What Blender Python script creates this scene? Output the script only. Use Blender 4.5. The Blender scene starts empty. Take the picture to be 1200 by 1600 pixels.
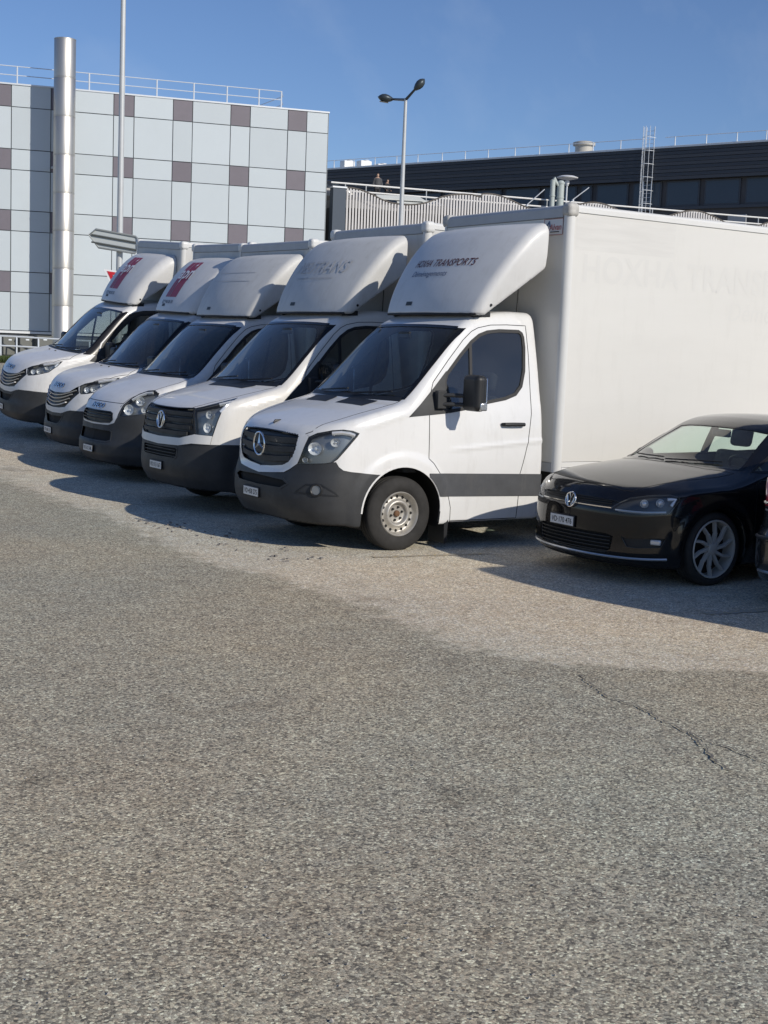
import bpy, math, random
import numpy as np
from mathutils import Matrix, Vector
random.seed(7); RNG=np.random.default_rng(7)
SC=bpy.context.scene; COL=SC.collection
# ---------------------------------------------------------------- camera
CAM_F=2097.28; CAM_PITCH,CAM_ROLL,CAM_YAW=[math.radians(a) for a in (7.0489,2.2730,32.8223)]
CAM_C=np.array([-5.9059,-10.3828,1.9118])
_fw=np.array([math.sin(CAM_YAW)*math.cos(CAM_PITCH),math.cos(CAM_YAW)*math.cos(CAM_PITCH),-math.sin(CAM_PITCH)])
_r0=np.array([math.cos(CAM_YAW),-math.sin(CAM_YAW),0.0]); _u0=np.cross(_r0,_fw)
_r=math.cos(CAM_ROLL)*_r0+math.sin(CAM_ROLL)*_u0; _u=-math.sin(CAM_ROLL)*_r0+math.cos(CAM_ROLL)*_u0
cam=bpy.data.cameras.new('camera'); cam.sensor_fit='VERTICAL'; cam.sensor_height=36.0; cam.sensor_width=27.0
cam.lens=CAM_F/1600*36.0; cam.clip_start=.1; cam.clip_end=2000
camo=bpy.data.objects.new('camera',cam); COL.objects.link(camo)
M=Matrix.Identity(4)
for i in range(3): M[i][0],M[i][1],M[i][2],M[i][3]=_r[i],_u[i],-_fw[i],CAM_C[i]
camo.matrix_world=M; SC.camera=camo
SC.render.resolution_x,SC.render.resolution_y=768,1024; SC.render.filter_size=1.15
def at(u,v,D): return CAM_C+(_fw+_r*(u-600)/CAM_F-_u*(v-800)/CAM_F)*D       # survey of the photograph: a point at depth D
# ---------------------------------------------------------------- sky, sun, exposure
SUN=np.array([.47,-1.72,1.0]); SUN/=np.linalg.norm(SUN)
elev=math.asin(SUN[2])
w=bpy.data.worlds.new('World'); SC.world=w; w.use_nodes=True; nt=w.node_tree; N=nt.nodes; N.clear()
sky=N.new('ShaderNodeTexSky'); sky.sky_type='NISHITA'; sky.sun_disc=False; sky.sun_elevation=elev
sky.sun_rotation=math.atan2(SUN[0],SUN[1]); sky.air_density=1.0; sky.dust_density=.25; sky.ozone_density=5.2; sky.altitude=400
bg=N.new('ShaderNodeBackground'); bg.inputs[1].default_value=.083; wo=N.new('ShaderNodeOutputWorld')
# faint cirrus streaks, all round the sky
tc=N.new('ShaderNodeTexCoord'); mp=N.new('ShaderNodeMapping'); mp.inputs['Rotation'].default_value=(.3,.5,.4); mp.inputs['Scale'].default_value=(1.0,14,8)
nz=N.new('ShaderNodeTexNoise'); nz.inputs['Scale'].default_value=1.6; nz.inputs['Detail'].default_value=7; nz.inputs['Roughness'].default_value=.55
rp=N.new('ShaderNodeValToRGB'); rp.color_ramp.elements[0].position=.52; rp.color_ramp.elements[1].position=.92; rp.color_ramp.elements[1].color=(.13,.13,.13,1)
mx=N.new('ShaderNodeMixRGB'); mx.inputs[2].default_value=(7.5,8.2,9.0,1)
L=nt.links.new
L(tc.outputs['Generated'],mp.inputs[0]); L(mp.outputs[0],nz.inputs['Vector']); L(nz.outputs['Fac'],rp.inputs[0]); L(rp.outputs[0],mx.inputs[0])
wb=N.new('ShaderNodeMixRGB'); wb.blend_type='MULTIPLY'; wb.inputs[0].default_value=1; wb.inputs[2].default_value=(.945,.935,1.04,1); L(sky.outputs[0],wb.inputs[1]); L(wb.outputs[0],mx.inputs[1]); L(mx.outputs[0],bg.inputs[0]); L(bg.outputs[0],wo.inputs[0])
sl=bpy.data.lights.new('sun','SUN'); sl.energy=3.35; sl.angle=math.radians(.53); sl.color=(1,.93,.82)
so=bpy.data.objects.new('sun',sl); COL.objects.link(so); so.rotation_euler=Vector(tuple(SUN)).to_track_quat('Z','Y').to_euler(); so.location=(0,-30,30)
vs=SC.view_settings; vs.view_transform='Standard'; vs.look='None'; vs.gamma=1; vs.use_curve_mapping=False; vs.exposure=0.2
# ---------------------------------------------------------------- materials
MATS={}
def mat(name,col=(.8,.8,.8),rough=.5,metal=0.0,coat=0.0,spec=.5,noise=0.0,nscale=4.0,bump=0.0,bscale=200.0,streak=False,trans=0.0,grime=0.0,emit=None,ior=1.45):
    if name in MATS: return MATS[name]
    m=bpy.data.materials.new(name); m.use_nodes=True; t=m.node_tree; b=t.nodes['Principled BSDF']
    c=(*col,1) if len(col)==3 else col
    b.inputs['Base Color'].default_value=c; b.inputs['Roughness'].default_value=rough; b.inputs['Metallic'].default_value=metal
    b.inputs['Coat Weight'].default_value=coat; b.inputs['Coat Roughness'].default_value=.06; b.inputs['Specular IOR Level'].default_value=spec; b.inputs['IOR'].default_value=ior
    if trans: b.inputs['Transmission Weight'].default_value=trans
    if noise or bump:
        tcn=t.nodes.new('ShaderNodeTexCoord')
        if noise:
            n=t.nodes.new('ShaderNodeTexNoise'); n.inputs['Scale'].default_value=nscale; n.inputs['Detail'].default_value=8; n.inputs['Roughness'].default_value=.65
            if streak:
                mm=t.nodes.new('ShaderNodeMapping'); mm.inputs['Scale'].default_value=streak if isinstance(streak,tuple) else (1,1,.12); t.links.new(tcn.outputs['Object'],mm.inputs[0]); t.links.new(mm.outputs[0],n.inputs['Vector'])
            else: t.links.new(tcn.outputs['Object'],n.inputs['Vector'])
            r=t.nodes.new('ShaderNodeValToRGB'); r.color_ramp.elements[0].position=.3; r.color_ramp.elements[1].position=.72
            lo=tuple(max(0,v*(1-noise)) for v in c[:3]); hi=tuple(min(1,v*(1+noise*.5)) for v in c[:3])
            r.color_ramp.elements[0].color=(*lo,1); r.color_ramp.elements[1].color=(*hi,1)
            t.links.new(n.outputs['Fac'],r.inputs[0]); t.links.new(r.outputs[0],b.inputs['Base Color'])
            q=t.nodes.new('ShaderNodeMapRange'); q.inputs[3].default_value=min(1,rough*1.25); q.inputs[4].default_value=rough*.85
            t.links.new(n.outputs['Fac'],q.inputs[0]); t.links.new(q.outputs[0],b.inputs['Roughness'])
        if bump:
            n2=t.nodes.new('ShaderNodeTexNoise'); n2.inputs['Scale'].default_value=bscale; n2.inputs['Detail'].default_value=4; t.links.new(tcn.outputs['Object'],n2.inputs['Vector'])
            bp=t.nodes.new('ShaderNodeBump'); bp.inputs['Strength'].default_value=bump; bp.inputs['Distance'].default_value=.002
            t.links.new(n2.outputs['Fac'],bp.inputs['Height']); t.links.new(bp.outputs[0],b.inputs['Normal'])
    if grime:
        tcg=t.nodes.new('ShaderNodeTexCoord'); mg=t.nodes.new('ShaderNodeMapping'); mg.inputs['Scale'].default_value=(5,5,.9); ng=t.nodes.new('ShaderNodeTexNoise'); ng.inputs['Scale'].default_value=1.7; ng.inputs['Detail'].default_value=9; ng.inputs['Roughness'].default_value=.72
        t.links.new(tcg.outputs['Object'],mg.inputs[0]); t.links.new(mg.outputs[0],ng.inputs['Vector']); rg_=t.nodes.new('ShaderNodeMapRange'); rg_.inputs[1].default_value=.52; rg_.inputs[2].default_value=.80; rg_.inputs[4].default_value=grime; t.links.new(ng.outputs['Fac'],rg_.inputs[0])
        xg=t.nodes.new('ShaderNodeMixRGB'); xg.inputs[2].default_value=(.30,.275,.23,1); t.links.new(rg_.outputs[0],xg.inputs[0])
        if b.inputs['Base Color'].links: t.links.new(b.inputs['Base Color'].links[0].from_socket,xg.inputs[1])
        else: xg.inputs[1].default_value=c
        t.links.new(xg.outputs[0],b.inputs['Base Color'])
    if emit: b.inputs['Emission Color'].default_value=(*emit[:3],1); b.inputs['Emission Strength'].default_value=emit[3]
    MATS[name]=m; return m
def glass(name,tint,refl=1.0,rough=.0):
    """pane: tinted see-through with mirror reflection by Fresnel, no caustic noise"""
    if name in MATS: return MATS[name]
    m=bpy.data.materials.new(name); m.use_nodes=True; t=m.node_tree; t.nodes.clear()
    o=t.nodes.new('ShaderNodeOutputMaterial'); a=t.nodes.new('ShaderNodeBsdfTransparent'); a.inputs[0].default_value=(*tint,1)
    g=t.nodes.new('ShaderNodeBsdfGlossy'); g.inputs['Roughness'].default_value=rough; g.inputs[0].default_value=(1,1,1,1)
    f=t.nodes.new('ShaderNodeMath'); f.operation='POWER'; f.inputs[1].default_value=5.0; lw=t.nodes.new('ShaderNodeLayerWeight'); lw.inputs[0].default_value=.5; t.links.new(lw.outputs['Facing'],f.inputs[0]); k=t.nodes.new('ShaderNodeMath'); k.operation='MULTIPLY_ADD'; k.inputs[1].default_value=.92; k.inputs[2].default_value=.042*refl; k.use_clamp=True
    x=t.nodes.new('ShaderNodeMixShader'); t.links.new(f.outputs[0],k.inputs[0]); t.links.new(k.outputs[0],x.inputs[0]); t.links.new(a.outputs[0],x.inputs[1]); t.links.new(g.outputs[0],x.inputs[2])
    # dust film
    d=t.nodes.new('ShaderNodeBsdfDiffuse'); d.inputs[0].default_value=(.5,.5,.48,1); tcn=t.nodes.new('ShaderNodeTexCoord'); n=t.nodes.new('ShaderNodeTexNoise'); n.inputs['Scale'].default_value=3; n.inputs['Detail'].default_value=6
    q=t.nodes.new('ShaderNodeMapRange'); q.inputs[3].default_value=.01; q.inputs[4].default_value=.05; t.links.new(tcn.outputs['Object'],n.inputs['Vector']); t.links.new(n.outputs['Fac'],q.inputs[0])
    y=t.nodes.new('ShaderNodeMixShader'); t.links.new(q.outputs[0],y.inputs[0]); t.links.new(x.outputs[0],y.inputs[1]); t.links.new(d.outputs[0],y.inputs[2]); t.links.new(y.outputs[0],o.inputs[0])
    MATS[name]=m; return m
def stone_color(t,base,scale,spread,blotch,tint):
    """bound aggregate: every chip its own tone, dark binder in the joints, slow stains -> colour and height sockets"""
    nn=t.nodes.new; lk=t.links.new; tcn=nn('ShaderNodeTexCoord'); wn=nn('ShaderNodeTexNoise'); wn.inputs['Scale'].default_value=scale*.6; wn.inputs['Detail'].default_value=3
    wv=nn('ShaderNodeVectorMath'); wv.operation='SCALE'; wv.inputs['Scale'].default_value=.8/scale; wa=nn('ShaderNodeVectorMath'); wa.operation='ADD'
    lk(tcn.outputs['Object'],wn.inputs['Vector']); lk(wn.outputs['Color'],wv.inputs[0]); lk(tcn.outputs['Object'],wa.inputs[0]); lk(wv.outputs[0],wa.inputs[1])
    v=nn('ShaderNodeTexVoronoi'); v.inputs['Scale'].default_value=scale; lk(wa.outputs[0],v.inputs['Vector'])
    ve=nn('ShaderNodeTexVoronoi'); ve.feature='DISTANCE_TO_EDGE'; ve.inputs['Scale'].default_value=scale; lk(wa.outputs[0],ve.inputs['Vector'])
    sp=nn('ShaderNodeSeparateColor'); lk(v.outputs['Color'],sp.inputs[0])
    r=nn('ShaderNodeValToRGB'); e=r.color_ramp.elements; cl=lambda q:(*[min(.85,max(.01,base[i]*(1+(q[i]-1)*spread))) for i in range(3)],1)
    e[0].color=cl((.15,.15,.17)); e[1].color=cl((2.3,2.2,1.95)); e[1].position=1
    for pos,q in ((.18,(.45,.43,.42)),(.40,(.85,.80,.74)),(.58,(1.0,1.0,.97)),(.72,(1.15,1.02,.92)),(.88,(1.5,1.45,1.3))): x=e.new(pos); x.color=cl(q)
    lk(sp.outputs[0],r.inputs[0]); cur=r.outputs[0]
    def mul(src,c0,c1,p0,p1):
        nonlocal cur
        q=nn('ShaderNodeValToRGB'); q.color_ramp.elements[0].position=p0; q.color_ramp.elements[1].position=p1; q.color_ramp.elements[0].color=(*c0,1); q.color_ramp.elements[1].color=(*c1,1); lk(src,q.inputs[0])
        m=nn('ShaderNodeMixRGB'); m.blend_type='MULTIPLY'; m.inputs[0].default_value=1; lk(cur,m.inputs[1]); lk(q.outputs[0],m.inputs[2]); cur=m.outputs[0]
    def noise(sc,d,ro=.6):
        n=nn('ShaderNodeTexNoise'); n.inputs['Scale'].default_value=sc; n.inputs['Detail'].default_value=d; n.inputs['Roughness'].default_value=ro; lk(tcn.outputs['Object'],n.inputs['Vector']); return n.outputs['Fac']
    mul(ve.outputs['Distance'],(.42,.40,.38),(1.05,1.05,1.05),.0,.09)
    mul(noise(.55,6),(1-blotch,1-blotch,1-blotch*.8),(1+blotch*.4,1+blotch*.35,1+blotch*.25),.32,.68)
    mul(noise(.16,3),(.95,1.0,1.02),(1.05,.99,.93),.38,.62)
    mul(noise(1.1,5,.5),(.70,.69,.68),(1,1,1),.27,.36)
    mul(noise(6,5),tint,(1.06,1.06,1.06),.35,.70)
    mul(noise(34,3,.7),(.78,.77,.76),(1.22,1.22,1.20),.36,.64)
    mul(noise(scale*2.5,2),(.86,.86,.86),(1.14,1.14,1.14),.35,.65)
    return cur,v.outputs['Distance']
def stone_mat(name,base,scale,spread,blotch=.18,bstr=.3,tint=(.9,.86,.83),second=None):
    m=bpy.data.materials.new(name); m.use_nodes=True; t=m.node_tree; b=t.nodes['Principled BSDF']; nn=t.nodes.new; lk=t.links.new
    c,h=stone_color(t,base,scale,spread,blotch,tint)
    if second:
        # wears out into the neighbouring surface along a ragged edge (the mesh carries how far in a point lies)
        c2,h2=stone_color(t,*second); at_=nn('ShaderNodeAttribute'); at_.attribute_name='inside'; tcn=nn('ShaderNodeTexCoord'); n=nn('ShaderNodeTexNoise'); n.inputs['Scale'].default_value=5; n.inputs['Detail'].default_value=8; n.inputs['Roughness'].default_value=.75; lk(tcn.outputs['Object'],n.inputs['Vector'])
        k=nn('ShaderNodeMath'); k.operation='MULTIPLY_ADD'; k.inputs[1].default_value=1.3; k.inputs[2].default_value=-.65; lk(n.outputs['Fac'],k.inputs[0]); a=nn('ShaderNodeMath'); a.operation='ADD'; lk(k.outputs[0],a.inputs[0]); lk(at_.outputs['Fac'],a.inputs[1])
        r=nn('ShaderNodeMapRange'); r.interpolation_type='SMOOTHSTEP'; r.inputs[1].default_value=.36; r.inputs[2].default_value=.64; lk(a.outputs[0],r.inputs[0]); x=nn('ShaderNodeMixRGB'); lk(r.outputs[0],x.inputs[0]); lk(c2,x.inputs[1]); lk(c,x.inputs[2]); c=x.outputs[0]
    lk(c,b.inputs['Base Color']); b.inputs['Roughness'].default_value=.88; b.inputs['Specular IOR Level'].default_value=.25
    bp=nn('ShaderNodeBump'); bp.inputs['Strength'].default_value=bstr; bp.inputs['Distance'].default_value=.35/scale; bp.invert=True; lk(h,bp.inputs['Height']); lk(bp.outputs[0],b.inputs['Normal'])
    MATS[name]=m; return m
# ---------------------------------------------------------------- objects
def link(name,me,parent=None):
    o=bpy.data.objects.new(name,me); COL.objects.link(o)
    if parent is not None: o.parent=parent
    return o
def tag(o,label=None,cat=None,group=None,kind=None):
    if label: o['label']=label
    if cat: o['category']=cat
    if group: o['group']=group
    if kind: o['kind']=kind
    return o
def empty(name,loc=(0,0,0),rot=(0,0,0)):
    o=bpy.data.objects.new(name,None); COL.objects.link(o); o.location=loc; o.rotation_euler=rot; o.empty_display_size=.2; return o
def copy_tree(o,parent=None):
    c=o.copy(); COL.objects.link(c)
    if parent is not None: c.parent=parent
    for ch in [k for k in KIDS.get(o.name,[])]: KIDS.setdefault(c.name,[]).append(copy_tree(ch,c))
    return c
KIDS={}
def raw(name,V,F,m,parent=None,smooth=True,normals=None,angle=None):
    me=bpy.data.meshes.new(name); me.from_pydata([tuple(v) for v in V],[],[tuple(int(i) for i in f) for f in F]); 
    for x in (m if isinstance(m,(list,tuple)) else [m]): me.materials.append(x)
    if smooth: me.polygons.foreach_set('use_smooth',[True]*len(me.polygons))
    if normals is not None: me.normals_split_custom_set_from_vertices([tuple(n) for n in normals])
    elif smooth and angle: me.set_sharp_from_angle(angle=math.radians(angle))
    me.update(); o=link(name,me,parent)
    if parent is not None: KIDS.setdefault(parent.name,[]).append(o)
    return o
def soup(name,t,f,m,parent=None,off=0.0,lining=None,thick=.025,k=None):
    """triangles of a body surface -> one smooth mesh with true surface normals"""
    if len(t)==0: return None
    a=np.linalg.norm(np.cross(t[:,1]-t[:,0],t[:,2]-t[:,0]),axis=1); t=t[a>1e-9]
    P=t.reshape(-1,3); key=np.round(P*20000).astype(np.int64); _,ix,inv=np.unique(key,axis=0,return_index=True,return_inverse=True)
    V=P[ix]; Fc=inv.reshape(-1,3); g=grad(f,V); n=g/np.maximum(np.linalg.norm(g,axis=1,keepdims=True),1e-9)
    # at creases fall back to the facet normal
    fn=np.cross(t[:,1]-t[:,0],t[:,2]-t[:,0]); fn/=np.maximum(np.linalg.norm(fn,axis=1,keepdims=True),1e-12)
    Fc=Fc[(Fc[:,0]!=Fc[:,1])&(Fc[:,1]!=Fc[:,2])&(Fc[:,0]!=Fc[:,2])]
    W=V+n*off
    if lining is None: return raw(name,W,Fc,m,parent,True,n)
    nv=len(W); o=raw(name,np.concatenate([W,W-n*thick]),np.concatenate([Fc,Fc[:,::-1]+nv]),[m,lining],parent,True,np.concatenate([n,-n]))
    mi=np.zeros(len(o.data.polygons),int); mi[len(mi)//2:]=1; o.data.polygons.foreach_set('material_index',mi); return o
def both(name,t,f,m,parent,**k):
    """the left and the right piece of a pair, each its own mesh"""
    c=t.mean(1)[:,1] if len(t) else np.zeros(0)
    return [soup(name,t[c*s>0],f,m,parent,**k) for s in (-1,1)]
def wheel_housing(parent,x,z,r,y0,y1,m,zb=.12):
    th=np.linspace(-.35,math.pi+.35,26)
    for s in (-1,1):
        V=[(x+r*math.cos(t),s*y,z+r*math.sin(t)) for y in (y0,y1) for t in th]+[(x,s*y0,z)]; n=len(th)
        F=[(i,i+1,n+i+1,n+i) for i in range(n-1)]+[(2*n,i+1,i) for i in range(n-1)]
        raw('wheel_housing',V,F,m,parent,True,None,30)
def arch_poly(x,z,r): return [(x+r*math.cos(t),z+r*math.sin(t)) for t in np.linspace(0,math.pi,28)]+[(x-r,.0),(x+r,.0)]
def rays(f,O,D,t0,t1,n=160):
    O=np.asarray(O,float); D=np.asarray(D,float); k=len(O); n=min(n,200); ts=np.linspace(t0,t1,n)
    v=f((O[:,None]+D[:,None]*ts[None,:,None]).reshape(-1,3)).reshape(k,n); c=(v[:,1:]<0)&(v[:,:-1]>=0); i=c.argmax(1); ok=c.any(1)
    a=np.where(ok,ts[i],(t0+t1)/2); b=np.where(ok,ts[i+1],(t0+t1)/2)
    for _ in range(16):
        c=(a+b)/2; v=f(O+D*c[:,None]); b=np.where(v<0,c,b); a=np.where(v<0,a,c)
    return O+D*b[:,None]
def dens(p,step=.03,closed=True):
    p=np.array(p,float); out=[]; k=len(p)
    for i in range(k if closed else k-1):
        a,b=p[i],p[(i+1)%k]; n=max(1,int(np.linalg.norm(b-a)/step)); out+=[a+(b-a)*j/n for j in range(n)]
    if not closed: out.append(p[-1])
    return np.array(out)
def on_side(f,pts,s): 
    p=np.array(pts); return rays(f,np.stack([p[:,0],np.full(len(p),s*1.5),p[:,1]],1),np.tile([0,-s,0],(len(p),1)),0,1.4)
def on_front(f,pts):
    p=np.array(pts); return rays(f,np.stack([np.full(len(p),-1.),p[:,0],p[:,1]],1),np.tile([1,0,0],(len(p),1)),0,4,500)
def on_top(f,pts,z0=3.0):
    p=np.array(pts); return rays(f,np.stack([p[:,0],p[:,1],np.full(len(p),z0)],1),np.tile([0,0,-1],(len(p),1)),0,z0-.3,400)
def on_wrap(f,pts,xc):
    p=np.array(pts); c,s=np.cos(p[:,0]),np.sin(p[:,0]); return rays(f,np.stack([xc-2.2*c,2.2*s,p[:,1]],1),np.stack([c,-s,np.zeros(len(p))],1),0,2.0,400)
def ribbon(name,f,pts,wd,m,parent,lift=.0015,closed=True,round_=False):
    """narrow strip lying on a body surface (seal, panel gap)"""
    p=np.array(pts); g=grad(f,p); n=g/np.maximum(np.linalg.norm(g,axis=1,keepdims=True),1e-9)
    tg=(np.roll(p,-1,0)-np.roll(p,1,0)) if closed else np.gradient(p,axis=0)
    sd=np.cross(n,tg); sd/=np.maximum(np.linalg.norm(sd,axis=1,keepdims=True),1e-9); k=len(p)
    prf=[(-.5,-.6*lift-.002),(-.5,lift),(.5,lift),(.5,-.6*lift-.002)]
    V=np.concatenate([p+sd*wd*a+n*b for a,b in prf]); F=[]
    for j in range(3):
        for i in range(k if closed else k-1):
            i2=(i+1)%k; F.append((j*k+i,j*k+i2,(j+1)*k+i2,(j+1)*k+i))
    return raw(name,V,F,m,parent,True,None,40)
class MB:
    """collects simple solids into one mesh"""
    def __init__(s): s.V=[]; s.F=[]
    def add(s,V,F):
        b=len(s.V); s.V+=[tuple(map(float,v)) for v in V]; s.F+=[tuple(int(i)+b for i in f) for f in F]; return s
    def box(s,c,d,R=None):
        c=np.array(c,float); h=np.array(d,float)/2; V=np.array([[x,y,z] for x in (-1,1) for y in (-1,1) for z in (-1,1)])*h
        if R is not None: V=V@np.array(R).T
        return s.add(V+c,[(0,1,3,2),(4,6,7,5),(0,4,5,1),(2,3,7,6),(0,2,6,4),(1,5,7,3)])
    def bb(s,x0,x1,y0,y1,z0,z1): return s.box(((x0+x1)/2,(y0+y1)/2,(z0+z1)/2),(abs(x1-x0),abs(y1-y0),abs(z1-z0)))
    def tube(s,pts,r,n=10,closed=False,caps=True):
        P=np.array(pts,float); k=len(P); rr=np.broadcast_to(np.array(r,float),(k,)); V=[]; ref=None
        for i in range(k):
            t=(P[(i+1)%k]-P[i-1]) if closed else P[min(i+1,k-1)]-P[max(i-1,0)]
            t=t/max(np.linalg.norm(t),1e-9)
            if ref is None: ref=np.array([0,0,1.]) if abs(t[2])<.9 else np.array([1.,0,0])
            a=np.cross(t,ref); a/=max(np.linalg.norm(a),1e-9); b=np.cross(a,t); ref=b
            for j in range(n):
                q=2*math.pi*j/n; V.append(P[i]+rr[i]*(a*math.cos(q)+b*math.sin(q)))
        F=[]
        for i in range(k if closed else k-1):
            i2=(i+1)%k
            for j in range(n): F.append((i*n+j,i*n+(j+1)%n,i2*n+(j+1)%n,i2*n+j))
        if caps and not closed: F+= [tuple(range(n))[::-1],tuple((k-1)*n+j for j in range(n))]
        return s.add(V,F)
    def lathe(s,prf,c,ax='y',n=32,sgn=1,arc=None):
        """prf: (axial, radius)"""
        V=[];k=len(prf)
        for a,r in prf:
            for j in range(n):
                q=2*math.pi*j/n; p=(r*math.cos(q),sgn*a,r*math.sin(q)) if ax=='y' else ((sgn*a,r*math.cos(q),r*math.sin(q)) if ax=='x' else (r*math.cos(q),r*math.sin(q),sgn*a))
                V.append(np.array(p)+np.array(c))
        F=[(i*n+j,i*n+(j+1)%n,(i+1)*n+(j+1)%n,(i+1)*n+j) for i in range(k-1) for j in range(n)]
        if (ax=='y')==(sgn>0): pass
        else: F=[f[::-1] for f in F]
        return s.add(V,F)
    def prism(s,poly,mp,a,b):
        """poly extruded: mp(u,v,w) -> xyz for w=a..b"""
        k=len(poly); V=[mp(u,v,a) for u,v in poly]+[mp(u,v,b) for u,v in poly]
        return s.add(V,[tuple(range(k))[::-1],tuple(range(k,2*k))]+[(i,(i+1)%k,k+(i+1)%k,k+i) for i in range(k)])
    def build(s,name,m,parent=None,smooth=True,bev=0.0,angle=35,seg=2):
        o=raw(name,s.V,s.F,m,parent,smooth,None,angle)
        if bev:
            md=o.modifiers.new('bevel','BEVEL'); md.width=bev; md.segments=seg; md.limit_method='ANGLE'; md.angle_limit=math.radians(40); md.harden_normals=False
        return o
_tc={}
def text_tris(s,bold=0.0,shear=0.0,space=1.0,ref=None):
    key=(s,bold,shear,space)
    if key not in _tc:
        c=bpy.data.curves.new('t','FONT'); c.body=s; c.size=1; c.offset=bold; c.shear=shear; c.space_character=space; c.resolution_u=3; c.fill_mode='BOTH'
        o=bpy.data.objects.new('t',c); COL.objects.link(o); dg=bpy.context.evaluated_depsgraph_get(); me=o.evaluated_get(dg).to_mesh()
        V=np.array([v.co[:] for v in me.vertices]); F=[tuple(p.vertices) for p in me.polygons]; bpy.data.objects.remove(o); bpy.data.curves.remove(c)
        lo,hi=V.min(0),V.max(0); V=V-lo; _tc[key]=(V[:,:2],F,(hi-lo)[:2])
    return _tc[key]
def lettering(name,s,mp,height,m,parent,bold=.0,shear=0,space=1.0,width=None,center=True):
    """flat lettering; mp maps (u right, v up) arrays in metres to xyz"""
    V,F,d=text_tris(s,bold,shear,space); k=height/d[1]; kx=k if width is None else width/d[0]
    u=V[:,0]*kx; v=V[:,1]*k
    if center: u=u-d[0]*kx/2; v=v-height/2
    return raw(name,mp(u,v),F,m,parent,False)
# ---------- numeric surface kit: smooth implicit bodies, surface nets, panel cutting
def prof(*pts):
    P=np.array(pts,float); x=P[:,0]; y=P[:,1]; n=len(x)
    h=np.diff(x); d=np.diff(y)/h; m=np.zeros(n); m[0]=d[0]; m[-1]=d[-1]
    for i in range(1,n-1):
        if d[i-1]*d[i]>0:
            w1=2*h[i]+h[i-1]; w2=h[i]+2*h[i-1]; m[i]=(w1+w2)/(w1/d[i-1]+w2/d[i])
    X=np.linspace(x[0],x[-1],600); k=np.clip(np.searchsorted(x,X)-1,0,n-2); t=(X-x[k])/h[k]
    Y=(2*t**3-3*t**2+1)*y[k]+(t**3-2*t**2+t)*h[k]*m[k]+(-2*t**3+3*t**2)*y[k+1]+(t**3-t**2)*h[k]*m[k+1]
    D=np.gradient(Y,X)
    def f(v): return np.interp(v,X,Y)
    f.d=lambda v: np.interp(v,X,D)
    return f
def smax(a,b,r): return np.maximum(a,b)+np.maximum(r-np.abs(a-b),0)**2/(4*r)
def smin(a,b,r): return -smax(-a,-b,r)
def sst(a,b,x):
    t=np.clip((x-a)/(b-a),0,1); return t*t*(3-2*t)
def grad(f,P,e=2e-3):
    G=np.empty_like(P)
    for k in range(3):
        d=np.zeros(3); d[k]=e; G[:,k]=(f(P+d)-f(P-d))/(2*e)
    return G
def nets(f,lo,hi,h):
    """dual-contour style mesh of f=0 (negative inside), vertices pulled onto the surface"""
    lo=np.array(lo,float); n=np.ceil((np.array(hi)-lo)/h).astype(int)+1
    ax=[lo[k]+h*np.arange(n[k]) for k in range(3)]
    G=np.stack(np.meshgrid(*ax,indexing='ij'),-1).reshape(-1,3)
    F=f(G).reshape(n); S=F<0
    c=np.zeros(n-1,int)
    for i in (0,1):
        for j in (0,1):
            for k in (0,1): c+=S[i:n[0]-1+i,j:n[1]-1+j,k:n[2]-1+k]
    act=(c>0)&(c<8); idx=-np.ones(n-1,int); idx[act]=np.arange(act.sum())
    P=lo+h*(np.argwhere(act)+.5)
    for it in range(7):
        g=grad(f,P); v=f(P); gg=np.maximum((g*g).sum(1),.05)
        st=-(v/gg)[:,None]*g; L=np.linalg.norm(st,axis=1,keepdims=True); P=P+st*np.minimum(1,h*.7/np.maximum(L,1e-9))
    Q=[]
    for a in range(3):
        b,cc=(a+1)%3,(a+2)%3
        sl0=[slice(None)]*3; sl1=[slice(None)]*3; sl0[a]=slice(0,-1); sl1[a]=slice(1,None)
        X=S[tuple(sl0)]!=S[tuple(sl1)]; I=np.argwhere(X)
        I=I[(I[:,b]>0)&(I[:,b]<n[b]-1)&(I[:,cc]>0)&(I[:,cc]<n[cc]-1)]
        def at(db,dc):
            J=I.copy(); J[:,b]-=db; J[:,cc]-=dc; return idx[J[:,0],J[:,1],J[:,2]]
        q=np.stack([at(0,0),at(1,0),at(1,1),at(0,1)],1)
        fl=S[I[:,0],I[:,1],I[:,2]]; q[~fl]=q[~fl][:,::-1]; Q.append(q)
    Q=np.concatenate(Q); Q=Q[(Q>=0).all(1)]
    T=P[Q]
    return np.concatenate([T[:,[0,1,2]],T[:,[0,2,3]]])
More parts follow.
